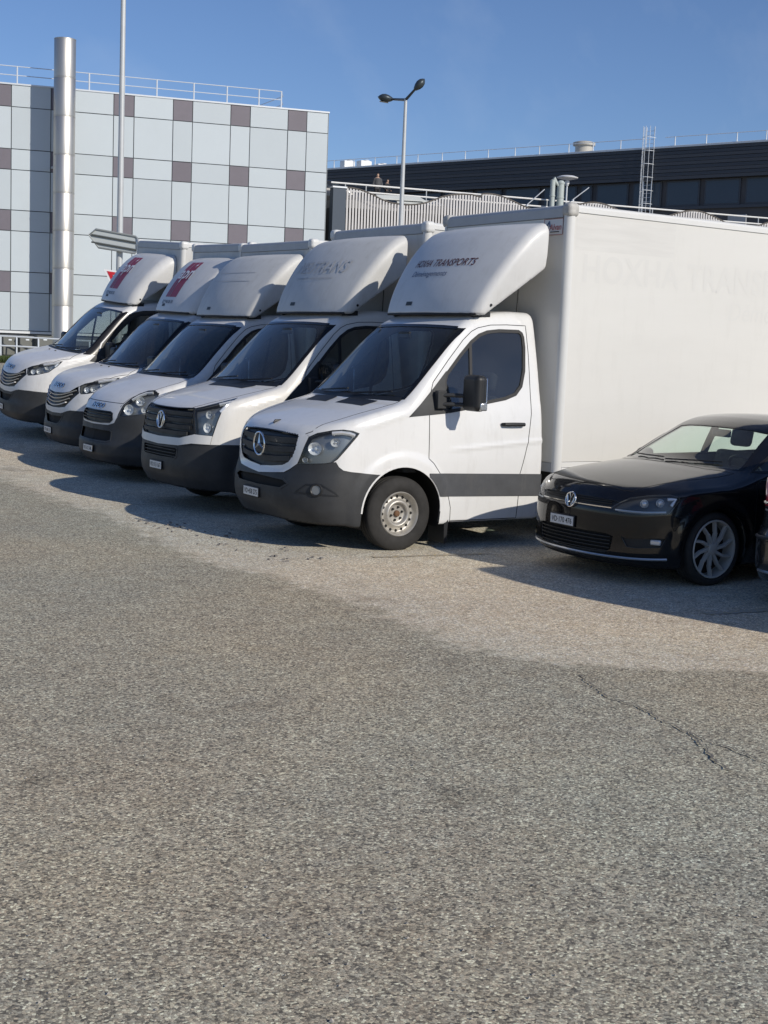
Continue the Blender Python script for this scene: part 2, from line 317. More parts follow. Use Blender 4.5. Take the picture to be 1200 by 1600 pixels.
class Shell:
    def __init__(s,f,lo,hi,h):
        s.f=f; s.t=nets(f,lo,hi,h); s.lab=np.zeros(len(s.t),int); s.names=['body']
    def cen(s): return s.t.mean(1)
    def nrm(s):
        n=np.cross(s.t[:,1]-s.t[:,0],s.t[:,2]-s.t[:,0]); return n/np.maximum(np.linalg.norm(n,axis=1,keepdims=True),1e-12)
    def where(s,name,fn,only=None):
        m=fn(s.cen(),s.nrm())
        if only is not None: m&=np.isin(s.lab,[s.names.index(o) for o in only])
        s.lab[m]=s.id(name)
    def id(s,name):
        if name not in s.names: s.names.append(name)
        return s.names.index(name)
    def cut(s,name,poly,mp,mask=None,only=None):
        """split triangles along the outline poly (in the 2D map mp) and give the inside the label"""
        poly=np.array(poly,float); k=len(poly); lo,hi=poly.min(0),poly.max(0)
        q=mp(s.t); m=(q.max(1)>=lo-.02).all(1)&(q.min(1)<=hi+.02).all(1)
        if only is not None: m&=np.isin(s.lab,[s.names.index(o) for o in only if o in s.names])
        if mask is not None:
            J=np.where(m)[0]; t=s.t[J]; n=np.cross(t[:,1]-t[:,0],t[:,2]-t[:,0]); n=n/np.maximum(np.linalg.norm(n,axis=1,keepdims=True),1e-12); m[J]=mask(t.mean(1),n)
        keep=~m; T=s.t[m]; Lb=s.lab[m]; q=q[m]
        for i in range(k):
            a,b=poly[i],poly[(i+1)%k]; e=b-a; Ln=np.linalg.norm(e)
            if Ln<1e-9 or not len(T): continue
            e=e/Ln; nn=np.array([-e[1],e[0]]); d=(q-a)@nn; w=(q-a)@e
            I=np.where((d.min(1)<-1e-6)&(d.max(1)>1e-6)&(w.max(1)>-.01)&(w.min(1)<Ln+.01))[0]
            if not len(I): continue
            t=T[I]; dd=d[I]; sg=dd>0; lone=np.where(sg.sum(1)==1,sg.argmax(1),(~sg).argmax(1))
            r=np.arange(len(I)); o=[(lone+j)%3 for j in range(3)]
            A,B,C=t[r,o[0]],t[r,o[1]],t[r,o[2]]; da,db,dc=dd[r,o[0]],dd[r,o[1]],dd[r,o[2]]
            p1=A+(B-A)*(da/(da-db))[:,None]; p2=A+(C-A)*(da/(da-dc))[:,None]
            N1=np.stack([p1,B,C],1); N2=np.stack([p1,C,p2],1); T[I]=np.stack([A,p1,p2],1); q[I]=mp(T[I])
            T=np.concatenate([T,N1,N2]); q=np.concatenate([q,mp(N1),mp(N2)]); Lb=np.concatenate([Lb,Lb[I],Lb[I]])
        c=q.mean(1); ins=np.zeros(len(T),bool)
        for i in range(k):
            a,b=poly[i],poly[(i+1)%k]
            cr=((a[1]>c[:,1])!=(b[1]>c[:,1]))
            with np.errstate(divide='ignore',invalid='ignore'):
                xx=a[0]+(c[:,1]-a[1])*(b[0]-a[0])/(b[1]-a[1])
            ins^=cr&(c[:,0]<xx)
        Lb[ins]=s.id(name)
        s.t=np.concatenate([s.t[keep],T]); s.lab=np.concatenate([s.lab[keep],Lb])
    def part(s,name): return s.t[s.lab==s.names.index(name)] if name in s.names else np.zeros((0,3,3))
def side_map(t): return t[...,[0,2]]
def front_map(t): return t[...,[1,2]]
def top_map(t): return t[...,[0,1]]
def wrap_map(xc):
    def m(t): return np.stack([np.arctan2(t[...,1],xc-t[...,0]),t[...,2]],-1)
    return m
def hit(f,O,D,t0,t1,n=400):
    """first surface point along rays O+D*t"""
    D=np.asarray(D,float); ts=np.linspace(t0,t1,n); v=f(O+ts[:,None]*D); k=np.where(v<0)[0]
    if not len(k) or k[0]==0: return None
    a,b=ts[k[0]-1],ts[k[0]]
    for _ in range(30):
        c=(a+b)/2
        if f((O+c*D)[None])[0]<0: b=c
        else: a=c
    return O+b*D
# ---------- the bodies (x back from the nose, y to the vehicle's right, z up)
def van_sdf(top,bow,W,Fy,Fz,x1,zb,arch,extra=None,r=.05):
    ax,az,ar=arch
    def f(P):
        x,y,z=P[:,0],np.abs(P[:,1]),P[:,2]
        xs=x-bow(z)*(y/.86)**2
        ft=(z-top(xs))/np.sqrt(1+top.d(xs)**2)
        fs=(y-W(z)-.0*x)/np.sqrt(1+W.d(z)**2)
        ff=(Fy(y)+Fz(z)-x)/np.sqrt(1+np.minimum(Fy.d(y),6)**2+Fz.d(z)**2)
        v=smax(smax(fs,ff,.10),ft,r*1.6)
        v=smax(v,x-x1,.05); v=smax(v,zb-z,.03)
        if extra is not None: v=extra(v,x,y,z)
        rr=np.hypot(x-ax,z-az)
        v=v-.007*np.exp(-((z-(.955+.075*(x-1.55)))/.022)**2)*sst(1.42,1.7,x)*sst(.8,.9,y)-.010*np.exp(-((z-(1.16+.30*(x-.6)))/.03)**2)*sst(.52,.70,x)*sst(1.15,.95,x)*sst(.75,.85,y)
        v=v-.018*sst(ar+.16,ar+.06,rr)*sst(.6,.9,y)*sst(az-.5,az,z)
        return v
    return f
sprinter_f=van_sdf(
    prof((-.3,.88),(0,1.045),(.07,1.105),(.2,1.165),(.5,1.27),(.8,1.36),(.90,1.395),(.97,1.455),(1.3,1.775),(1.6,2.06),(1.75,2.17),(1.9,2.235),(2.1,2.275),(2.4,2.30),(2.9,2.29)),
    prof((0,.05),(1.1,.10),(1.5,.13),(2.1,.09),(2.6,.05)),
    prof((.2,.955),(.5,.985),(.8,.995),(1.0,.985),(1.3,.955),(1.5,.91),(1.8,.845),(2.05,.785),(2.2,.745),(2.4,.66)),
    prof((0,0),(.3,.008),(.5,.035),(.65,.085),(.78,.16),(.88,.27),(.95,.42),(.985,.62),(1.02,1.0)),
    prof((.2,.13),(.3,.05),(.4,-.005),(.5,-.02),(.6,-.015),(.68,.0),(.75,.02),(.95,.04),(1.1,.085),(1.3,.16),(1.5,.3)),
    2.66,.25,(1.0,.37,.435))
WS=((.97,1.455),(1.3,1.775),(1.6,2.06),(1.75,2.17),(1.9,2.235),(2.1,2.275),(2.4,2.30),(2.9,2.29))
BOW=prof((0,.05),(1.1,.10),(1.5,.13),(2.1,.09),(2.6,.05))
WVAN=prof((.2,.955),(.5,.985),(.8,.995),(1.0,.985),(1.3,.955),(1.5,.91),(1.8,.845),(2.05,.785),(2.2,.745),(2.4,.66))
FYV=prof((0,0),(.3,.008),(.5,.035),(.65,.085),(.78,.16),(.88,.27),(.95,.42),(.985,.62),(1.02,1.0))
crafter_f=van_sdf(prof((-.3,.95),(0,1.085),(.06,1.125),(.2,1.19),(.5,1.285),(.8,1.37),(.90,1.40),*WS),BOW,WVAN,FYV,
    prof((.2,.13),(.3,.05),(.4,-.005),(.5,-.02),(.6,-.015),(.7,-.01),(.85,.01),(.95,.025),(1.1,.05),(1.3,.13),(1.5,.3)),
    2.66,.25,(1.0,.37,.435))
daily_f=van_sdf(prof((-.3,.70),(-.02,.90),(.05,.985),(.15,1.085),(.3,1.18),(.55,1.285),(.8,1.375),(.90,1.41),*WS),BOW,WVAN,
    prof((0,0),(.3,.02),(.5,.06),(.65,.12),(.78,.21),(.88,.33),(.95,.48),(.985,.66),(1.02,1.0)),
    prof((.2,.11),(.3,.02),(.4,-.03),(.5,-.03),(.58,.0),(.7,.02),(.85,.03),(.95,.06),(1.1,.13),(1.3,.3),(1.5,.5)),
    2.62,.25,(1.0,.37,.435))
daily_new_f=van_sdf(prof((-.3,.85),(-.02,1.02),(.05,1.10),(.15,1.19),(.3,1.26),(.55,1.335),(.8,1.395),(.90,1.42),*WS),BOW,WVAN,
    prof((0,0),(.3,.02),(.5,.06),(.65,.12),(.78,.21),(.88,.33),(.95,.48),(.985,.66),(1.02,1.0)),
    prof((.2,.11),(.3,.02),(.4,-.02),(.5,-.02),(.62,.0),(.75,.0),(.9,.02),(1.0,.04),(1.1,.08),(1.3,.2),(1.5,.5)),
    2.62,.25,(1.0,.37,.435))
def car_sdf(top,bow,W,Fy,Fz,Ry,Rz,L,zb,wheels,ar,r=.05,flare=.012,crown=0.0):
    def f(P):
        x,y,z=P[:,0],np.abs(P[:,1]),P[:,2]
        xs=x-bow(z)*(y/.7)**2*sst(L*.62,L*.4,x)
        zt=top(xs)-.035*(y/.6)**2*sst(.0,1.2,x)-crown*sst(.62,.90,y)*sst(1.45,1.0,x)
        ft=(z-zt)/np.sqrt(1+top.d(xs)**2)
        fs=(y-W(z))/np.sqrt(1+W.d(z)**2)
        ff=(Fy(y)+Fz(z)-x)/np.sqrt(1+np.minimum(Fy.d(y),6)**2+Fz.d(z)**2)
        fr=(x-L+Ry(y)+Rz(z))/np.sqrt(1+np.minimum(Ry.d(y),6)**2+Rz.d(z)**2)
        v=smax(smax(smax(fs,ff,.06),fr,.08),ft,r*1.5)
        v=smax(v,zb-z,.05)
        for wx,wz in wheels:
            rr=np.hypot(x-wx,z-wz); v=v-flare*sst(ar+.12,ar+.03,rr)*sst(.5,.8,y)*sst(wz-.3,wz,z)
        return v
    return f
golf_f=car_sdf(
    prof((-.2,.55),(0,.715),(.08,.782),(.13,.812),(.2,.838),(.5,.915),(.8,.965),(1.05,1.0),(1.13,1.022),(1.3,1.105),(1.6,1.25),(1.85,1.352),(2.0,1.385),(2.3,1.410),(2.7,1.408),(3.2,1.385),(3.75,1.32),(3.9,1.27),(4.1,1.08),(4.2,.95),(4.4,.7)),
    prof((0,.12),(.8,.16),(1.0,.20),(1.4,.16)),
    prof((.1,.80),(.2,.855),(.35,.885),(.6,.897),(.75,.893),(.9,.868),(1.0,.825),(1.2,.715),(1.35,.625),(1.5,.52)),
    prof((0,0),(.2,.012),(.4,.05),(.55,.105),(.65,.165),(.74,.26),(.82,.42),(.87,.62),(.92,1.0)),
    prof((.1,.16),(.2,.05),(.28,.0),(.45,.0),(.6,.005),(.7,.035),(.8,.10),(1.0,.4)),
    prof((0,0),(.4,.04),(.6,.11),(.75,.22),(.85,.45),(.92,.8)),
    prof((.1,.12),(.3,.02),(.6,.0),(.8,.03),(1.0,.12),(1.4,.4)),
    4.255,.15,((.87,.318),(3.505,.318)),.352,r=.026,crown=.05)
peugeot_f=car_sdf(
    prof((-.2,.58),(0,.74),(.08,.80),(.3,.90),(.8,1.02),(1.0,1.06),(1.08,1.09),(1.4,1.29),(1.8,1.50),(2.0,1.555),(2.4,1.60),(2.9,1.60),(3.5,1.57),(3.85,1.52),(3.98,1.46),(4.12,1.2),(4.22,1.0),(4.4,.75)),
    prof((0,.12),(.8,.16),(1.0,.20),(1.4,.16)),
    prof((.1,.80),(.2,.855),(.35,.885),(.6,.90),(.8,.895),(1.0,.865),(1.1,.83),(1.3,.755),(1.5,.665),(1.65,.58)),
    prof((0,0),(.2,.012),(.4,.05),(.55,.105),(.65,.165),(.74,.26),(.82,.42),(.87,.62),(.92,1.0)),
    prof((.1,.16),(.2,.05),(.28,.0),(.45,.0),(.6,.005),(.7,.035),(.8,.10),(1.0,.4)),
    prof((0,0),(.4,.02),(.6,.05),(.72,.10),(.80,.18),(.86,.34),(.92,.7)),
    prof((.1,.14),(.2,.06),(.33,.0),(.52,.0),(.60,.035),(.8,.06),(1.0,.10),(1.4,.3),(1.7,.5)),
    4.27,.17,((.87,.32),(3.50,.32)),.355)
transporter_f=car_sdf(
    prof((-.2,.7),(0,.95),(.1,1.05),(.4,1.17),(.7,1.25),(.8,1.30),(1.2,1.66),(1.6,2.05),(1.9,2.35),(2.2,2.52),(3.0,2.60),(4.6,2.60),(4.9,2.585),(5.2,2.57)),
    prof((0,.12),(.8,.10),(1.2,.14),(1.9,.10)),
    prof((.1,.90),(.2,.93),(.6,.955),(.9,.95),(1.2,.93),(1.5,.90),(1.8,.87),(2.2,.83),(2.5,.77),(2.7,.7)),
    prof((0,0),(.3,.02),(.5,.07),(.7,.16),(.82,.30),(.90,.52),(.96,.9)),
    prof((.1,.12),(.2,.04),(.3,.0),(.6,.0),(.8,.02),(1.0,.08),(1.3,.3)),
    prof((0,0),(.6,.02),(.8,.06),(.9,.14),(.96,.35)),
    prof((.1,.08),(.3,.0),(.7,.0),(1.0,.01),(2.0,.04),(2.7,.08)),
    4.9,.2,((.92,.33),(3.92,.33)),.37,r=.08)
# ================================================================ vehicles
white=mat('white_paint',(.71,.71,.70),.30,grime=.22,coat=.6,noise=.05,nscale=2.5)
cream=mat('cream_white_paint',(.70,.685,.65),.32,grime=.25,coat=.5,noise=.05,nscale=2.5)
white_dusty=mat('dusty_white_paint',(.68,.68,.675),.38,grime=.3,coat=.35,noise=.07,nscale=3)
grp=mat('white_grp',(.64,.64,.63),grime=.25,rough=.42,coat=.15,noise=.07,nscale=2.2,bump=.05,bscale=60)
grp_old=mat('aged_white_grp',(.58,.58,.565),.5,grime=.4,noise=.09,nscale=2.6,bump=.06,bscale=60)
plast=mat('grey_plastic',(.033,.035,.038),.52,noise=.25,nscale=5,bump=.25,bscale=500)
plast2=mat('black_plastic',(.016,.017,.019),.45,noise=.2,nscale=9)
gapm=mat('panel_gap',(.006,.006,.006),.8)
seal=mat('rubber_seal',(.010,.010,.011),.55)
frit=mat('black_glass_border',(.008,.008,.009),.12)
lining=mat('cab_lining',(.13,.13,.128),.8)
seatm=mat('seat_cloth',(.055,.056,.06),.9,noise=.2,nscale=30)
dashm=mat('dashboard',(.075,.076,.08),.6)
wind=glass('windscreen_glass',(.74,.79,.78),1.0)
sideg=glass('side_glass',(.50,.55,.55),2.0)
clear=glass('lamp_lens',(.90,.92,.92),1.0)
chrome=mat('chrome',(.78,.79,.80),.16,metal=1)
silver=mat('silver_trim',(.55,.56,.57),.30,metal=.8)
lampgrey=mat('lamp_reflector',(.62,.63,.64),.16,metal=.35)
lampdark=mat('lamp_housing',(.26,.27,.28),.30,metal=.6)
lampwhite=mat('lamp_bowl',(.82,.83,.84),.10,metal=.25)
amber=mat('amber_lens',(.7,.25,.05),.2); redlens=mat('red_tail_lens',(.55,.05,.06),.08,coat=1); pinklens=mat('pink_tail_lens',(.70,.30,.28),.08,coat=1)
tyrem=mat('tyre_rubber',(.028,.027,.026),.82,noise=.3,nscale=7,bump=.3,bscale=150)
steel=mat('steel_wheel',(.48,.46,.42),.42,metal=.55,noise=.22,nscale=14)
rust=mat('rusty_hub',(.16,.085,.045),.8,noise=.4,nscale=30)
alu=mat('aluminium',(.60,.61,.62),.38,metal=.75,noise=.08,nscale=6)
alu_white=mat('white_coated_aluminium',(.68,.68,.66),.35,noise=.05)
platew=mat('plate_white',(.72,.72,.70),.4); ink=mat('ink_black',(.012,.012,.014),.5)
chassism=mat('chassis_black',(.012,.012,.012),.7)
mirrorg=mat('mirror_glass',(.8,.82,.84),.02,metal=1)
antm=mat('antenna_black',(.01,.01,.01),.5)
def sweep(name,f,pts,hz,d0,d1,m,parent,closed=False):
    """bar following the body: height hz, from d0 to d1 out of the surface"""
    p=np.array(pts); g=grad(f,p); n=g.copy(); n[:,2]*=.3; n/=np.maximum(np.linalg.norm(n,axis=1,keepdims=True),1e-9)
    up=np.array([0,0,1.]); k=len(p); V=np.concatenate([p+up*hz/2+n*d0,p+up*hz*.35+n*d1,p-up*hz*.5+n*d1*.8,p-up*hz/2+n*d0]); F=[]
    for j in range(3):
        for i in range(k-1): F.append((j*k+i,(j+1)*k+i,(j+1)*k+i+1,j*k+i+1))
    F+=[(0,3*k,2*k,k),(k-1,2*k-1,3*k-1,4*k-1)]
    return raw(name,V,F,m,parent,True,None,30)
def wheel(parent,x,y,z,s,R=.352,W=.225,style='steel',rim_m=None):
    """s=-1: outer face towards -y; y is the outer face"""
    a=R/.352; rr=[(.020,.213),(.004,.235),(.0,.262),(.006,.305),(.022,.338),(.036,.349),(.06,.3525),(.062,.344),(.074,.344),(.076,.3525),(.108,.3525),(.110,.344),(.122,.344),(.124,.3525),(.156,.3525),(.158,.344),(.170,.344),(.172,.3525),(.195,.349),(.215,.325),(.225,.29),(.225,.24),(.205,.205)]
    ri=.213*a
    if style!='steel': ri=.79*R
    prf=[(q*W/.225,r*a if style=='steel' else ri+(r-.213)*(R-ri)/.1395) for q,r in rr]
    w=MB().lathe(prf,(x,y,z),'y',48,-s).build('tyre',tyrem,None,angle=50)
    root=w; root.name='wheel'; root.parent=parent; KIDS.setdefault(parent.name,[]).append(root)
    # the tyre carries rim and hub as its sub-parts
    k=ri/.213
    if style=='steel':
        P=[(.018,.213),(.010,.206),(.016,.199),(.034,.193),(.050,.187),(.066,.180),(.074,.172),(.072,.150),(.062,.138),(.044,.128),(.036,.116),(.040,.104),(.056,.096),(.074,.090),(.078,.080),(.076,.030),(.078,.0)]
        MB().lathe([(q,r*k) for q,r in P],(x,y,z),'y',48,-s).build('rim',rim_m or steel,root,angle=60)
        hm=MB()
        for j in range(16):
            q=2*math.pi*j/16; c=(x+.161*k*math.cos(q),y-s*.0725,z+.161*k*math.sin(q)); hm.lathe([(0,.0145*k),(-.003,.0135*k),(-.0031,0)],c,'y',12,-s)
        hm.build('rim_holes',gapm,root)
        hb=MB().lathe([(.078,.031*k),(.058,.030*k),(.050,.022*k),(.048,0)],(x,y,z),'y',20,-s); hb.build('hub_cap',rust,root)
        bm=MB()
        for j in range(6):
            q=2*math.pi*(j+.25)/6; c=(x+.062*k*math.cos(q),y,z+.062*k*math.sin(q)); bm.lathe([(.078,.012*k),(.060,.011*k),(.058,.005*k),(.058,0)],c,'y',6,-s)
        bm.build('wheel_nuts',chassism,root)
    else:
        m=rim_m
        MB().lathe([(.012,.213*k),(.004,.208*k),(.008,.200*k),(.05,.192*k),(.12,.188*k)],(x,y,z),'y',48,-s).build('rim',m,root,angle=50)
        MB().lathe([(.12,.188*k),(.125,.05),(.12,0)],(x,y,z),'y',32,-s).build('brake_disc',chassism,root)
        sp=MB()
        for j in range(10):
            q=2*math.pi*j/10; tw=.30
            for i,(r0,r1) in enumerate(((.035,.12),(.12,.203))):
                q0=q+tw*(r0-.035)/.168*(1 if s<0 else -1)*1; q1=q+tw*(r1-.035)/.168*(1 if s<0 else -1)
                A=[];
                for qq,rad,hw,ax in ((q0,r0*k,.013 if i==0 else .010,.022+.006*(i==0)),(q1,r1*k,.010 if i==0 else .009,.016)):
                    cx,cz=x+rad*math.cos(qq),z+rad*math.sin(qq); tx,tz=-math.sin(qq),math.cos(qq)
                    A.append([(cx-tx*hw,y-s*ax,cz-tz*hw),(cx+tx*hw,y-s*ax,cz+tz*hw),(cx+tx*hw*1.5,y-s*(ax+.03),cz+tz*hw*1.5),(cx-tx*hw*1.5,y-s*(ax+.03),cz-tz*hw*1.5)])
                V=A[0]+A[1]; sp.add(V,[(0,1,5,4),(1,2,6,5),(2,3,7,6),(3,0,4,7),(0,3,2,1),(4,5,6,7)])
        sp.build('spokes',m,root,angle=25)
        MB().lathe([(.045,.05),(.020,.045),(.016,.03),(.016,0)],(x,y,z),'y',24,-s).build('hub_cap',m,root)
    return root
def plate(parent,x,y,z,text,wd=.30,ht=.08,rz=0,m=platew,hold=True):
    p=MB().box((x,y,z),(.012,wd+.02,ht+.02)).build('licence_plate',plast2,parent,bev=.003)
    MB().box((x-.0075,y,z),(.004,wd,ht)).build('plate_face',m,p,bev=.0015)
    if text: lettering('plate_number',text,lambda u,v:np.stack([np.full(len(u),x-.0105),y-u,z+v],1),ht*.60,ink,p,bold=.012,width=wd*.88)
    return p
def star_emblem(parent,x,y,z,R):
    th=np.linspace(0,2*math.pi,40,endpoint=False); m=MB().tube([(x,y+R*math.cos(a),z+R*math.sin(a)) for a in th],R*.085,8,True)
    for k in range(3):
        a=math.pi/2+k*2*math.pi/3; d=np.array([0,math.cos(a),math.sin(a)]); t=np.array([0,-math.sin(a),math.cos(a)]); c=np.array([x,y,z]); o=np.array([-R*.16,0,0])
        m.add([c+t*R*.15,c-t*R*.15,c+d*R*.97,c+o],[(0,2,3),(3,2,1),(0,3,1),(0,1,2)])
    return m.build('star_emblem',chrome,parent,angle=20)
def vw_emblem(parent,x,y,z,R,rake=.1):
    th=np.linspace(0,2*math.pi,40,endpoint=False)
    def P(u,v): return np.array([x+v*rake,y-u,z+v])
    m=MB().tube([P(R*math.cos(a),R*math.sin(a)) for a in th],R*.10,8,True); r=R*.08
    def ln(*q): m.tube([P(a*R,b*R) for a,b in q],r,6)
    ln((-.36,.86),(0,.10),(.36,.86)); ln((-.78,.50),(-.34,-.82),(0,.02),(.34,-.82),(.78,.50))
    return m.build('round_emblem',chrome,parent,angle=40)
def iveco(mp,height,m,parent,bold=.03,width=.4):
    for nm,b_,dx,mm in (('emblem_base',.075,.004,plast2),('emblem_letters',.015,-.004,m)):
        V,F,d=text_tris('IVECO',b_,0,1.15); k=height/d[1]; u=V[:,0]*width/d[0]-width/2; v=V[:,1]*k-height/2; raw(nm,mp(u,v)+np.array([dx,0,0]),F,mm,parent,False)
def rect_seat(parent,x,y,z0=.62,w=.46,hb=.72):
    s=MB().box((x+.02,y,z0+.08),(.50,w,.16)).build('seat',seatm,parent,bev=.05,seg=3)
    R=np.array([[math.cos(.2),0,math.sin(.2)],[0,1,0],[-math.sin(.2),0,math.cos(.2)]])
    MB().box((x+.30,y,z0+.12+hb/2),(.13,w*.96,hb),R).build('backrest',seatm,s,bev=.05,seg=3)
    MB().box((x+.40,y,z0+.12+hb+.13),(.09,.25,.19),R).build('headrest',seatm,s,bev=.045,seg=3)
def steering(parent,x,y,z,R=.19):
    th=np.linspace(0,2*math.pi,28,endpoint=False); n=np.array([.75,0,.66]); a=np.array([0,1.,0]); b=np.cross(n,a)
    c=np.array([x,y,z]); m=MB().tube([c+R*(a*math.cos(t)+b*math.sin(t)) for t in th],.014,8,True)
    for t in (math.pi/2*3,.15,math.pi-.15): m.tube([c,c+R*(a*math.cos(t)+b*math.sin(t))],.018,6)
    m.tube([c+n*.02,c-n*.25+np.array([0,0,-.05])],.035,8); m.build('steering_wheel',plast2,parent)
def mirror_housing(f,parent,x,y,z,w,d,h,s,m):
    def g(P):
        q=np.abs(P-np.array([x,y,z]))-np.array([d/2,w/2,h/2])+.05
        return np.linalg.norm(np.maximum(q,0),axis=1)+np.minimum(q.max(1),0)-.05
    t=nets(g,(x-d/2-.06,y-w/2-.06,z-h/2-.06),(x+d/2+.06,y+w/2+.06,z+h/2+.06),.018)
    o=soup('mirror',t,g,m,parent); return o
CAB_WIN=[(1.49,1.315),(1.72,1.35),(1.975,1.409),(2.2,1.447),(2.33,1.49),(2.41,1.57),(2.46,1.72),(2.488,1.95),(2.487,2.05),(2.475,2.085),(2.44,2.105),(2.2,2.103),(2.05,2.085),(1.95,2.05),(1.846,1.982),(1.7,1.85),(1.52,1.665),(1.495,1.60)]
CAB_DOOR=[(1.275,.874),(1.285,1.294),(1.305,1.45),(1.356,1.59),(1.55,1.80),(1.75,2.0),(1.86,2.085),(1.942,2.122),(2.1,2.155),(2.3,2.165),(2.535,2.165),(2.535,1.9),(2.51,1.3),(2.465,1.026),(2.43,.9),(2.375,.713),(2.375,.267),(1.568,.267),(1.555,.40),(1.512,.517),(1.41,.726),(1.33,.83)]
def mir(p): return [(-a,b) for a,b in reversed(p)]
def sym(p): return list(p)+mir(p)
def cargo_box(parent,x0,hw,z0,z1,length,panel,rail_front,rail_side,post_m,cap_m=None):
    x1=x0+length; p=[]
    MB().bb(x0+.02,x1-.02,-hw+.02,hw-.02,z0+.02,z1-.02).build('box_core',panel,parent)
    MB().bb(x0+.005,x0+.03,-hw+.06,hw-.06,z0+.10,z1-.13).build('front_panel',panel,parent)
    for s in (-1,1): MB().bb(x0+.06,x1-.06,s*(hw-.03),s*(hw-.006),z0+.11,z1-.075).build('side_panel',panel,parent)
    def cor(cx,cy,sx,sy,za,zb,r=.06,m=None,name='corner_post'):
        q=MB(); pr=[(0,0)]+[(r*(1-math.cos(a)),r*(1-math.sin(a))) for a in []]
        pts=[(cx+sx*.075,cy),(cx+sx*r,cy)]+[(cx+sx*r-sx*r*math.sin(a),cy+sy*r-sy*r*math.cos(a)) for a in np.linspace(0,math.pi/2,7)]+[(cx,cy+sy*.075),(cx+sx*.04,cy+sy*.075),(cx+sx*.075,cy+sy*.04)]
        if sx*sy>0: pts=pts[::-1]
        return q.prism(pts,lambda u,v,w:(u,v,w),za,zb).build(name,m,parent,angle=30)
    for sy in (-1,1):
        cor(x0-.004,sy*(hw+.004),1,-sy,z0,z1-.06,m=post_m); cor(x1+.004,sy*(hw+.004),-1,-sy,z0,z1-.06,m=post_m)
        # top rail with rounded shoulder, bottom rail
        pr=[(0,-.075),(0,-.03),(-.010,-.012),(-.03,0),(-.10,0),(-.10,-.03),(-.03,-.03),(-.03,-.075)]
        MB().prism([(a,b) for a,b in pr],lambda u,v,w:(w,sy*(hw+.006+u),z1+v),x0+.07,x1-.07).build('top_rail',rail_side,parent,angle=25)
        MB().bb(x0+.075,x1-.075,sy*(hw-.02),sy*(hw+.004),z0,z0+.05).build('bottom_rail',rail_side,parent,bev=.004)
        MB().bb(x0+.075,x1-.075,sy*(hw-.02),sy*(hw-.001),z0+.053,z0+.105).build('skirt_rail',rail_side,parent,bev=.003)
        # corner casting
        def g(P,cx=x0+.055,cy=sy*(hw-.05)):
            q=np.abs(P-np.array([cx,cy,z1-.055]))-np.array([.025,.025,.025]); return np.linalg.norm(np.maximum(q,0),axis=1)+np.minimum(q.max(1),0)-.045
        soup('corner_cap',nets(g,(x0-.06,sy*(hw-.05)-.12,z1-.18),(x0+.18,sy*(hw-.05)+.12,z1+.06),.016),g,cap_m or post_m,parent)
    pr=[(0,-.12),(0,-.035),(.012,-.012),(.04,0),(.12,0),(.12,-.03),(.04,-.04),(.03,-.12)]
    MB().prism(pr[::-1],lambda u,v,w:(x0-.006+u,w,z1+v-.004),-hw+.09,hw-.09).build('front_top_rail',rail_front,parent,angle=25)
    MB().bb(x0+.07,x1-.07,-hw+.08,hw-.08,z1-.03,z1-.012).build('roof_panel',panel,parent)
    MB().bb(x0-.002,x0+.03,-hw+.08,hw-.08,z0,z0+.09).build('front_sill',rail_front,parent,bev=.004)
    for s in (-1,1): MB().bb(x1-.018,x1+.01,s*.01,s*(hw-.08),z0+.03,z1-.1).build('rear_door',panel,parent,bev=.004)
def deflector_sdf(W,tall,r=.10,zb=2.235,xb=0.0,bow=.095,top=None):
    T=top or prof((1.55,1.7),(1.70,2.02),(1.76,2.20),(1.83,2.40),(1.97,2.66),(2.12,2.87),(2.27,3.03),(2.40,3.125),(2.52,3.165),(2.75,3.18))
    def f(P):
        x,y,z=P[:,0]-xb,np.abs(P[:,1]),P[:,2]; zz=zb+(z-zb)*(3.18-zb)/(tall-zb)
        xs=x-bow*(y/.8)**2; ft=(zz-T(xs))/np.sqrt(1+T.d(xs)**2); fs=(y-W(zz))/np.sqrt(1+W.d(zz)**2)
        v=smax(ft,fs,r); v=smax(v,(2.245+.74*np.maximum(x-1.98,0)-zz)*.82,.03); return smax(v,x-2.63,.03)
    return f
WD=prof((2.1,.80),(2.3,.835),(2.6,.90),(2.9,.945),(3.05,.95),(3.3,.93))
WD2=prof((2.1,.74),(2.3,.77),(2.6,.81),(2.9,.86),(3.05,.87),(3.3,.84))
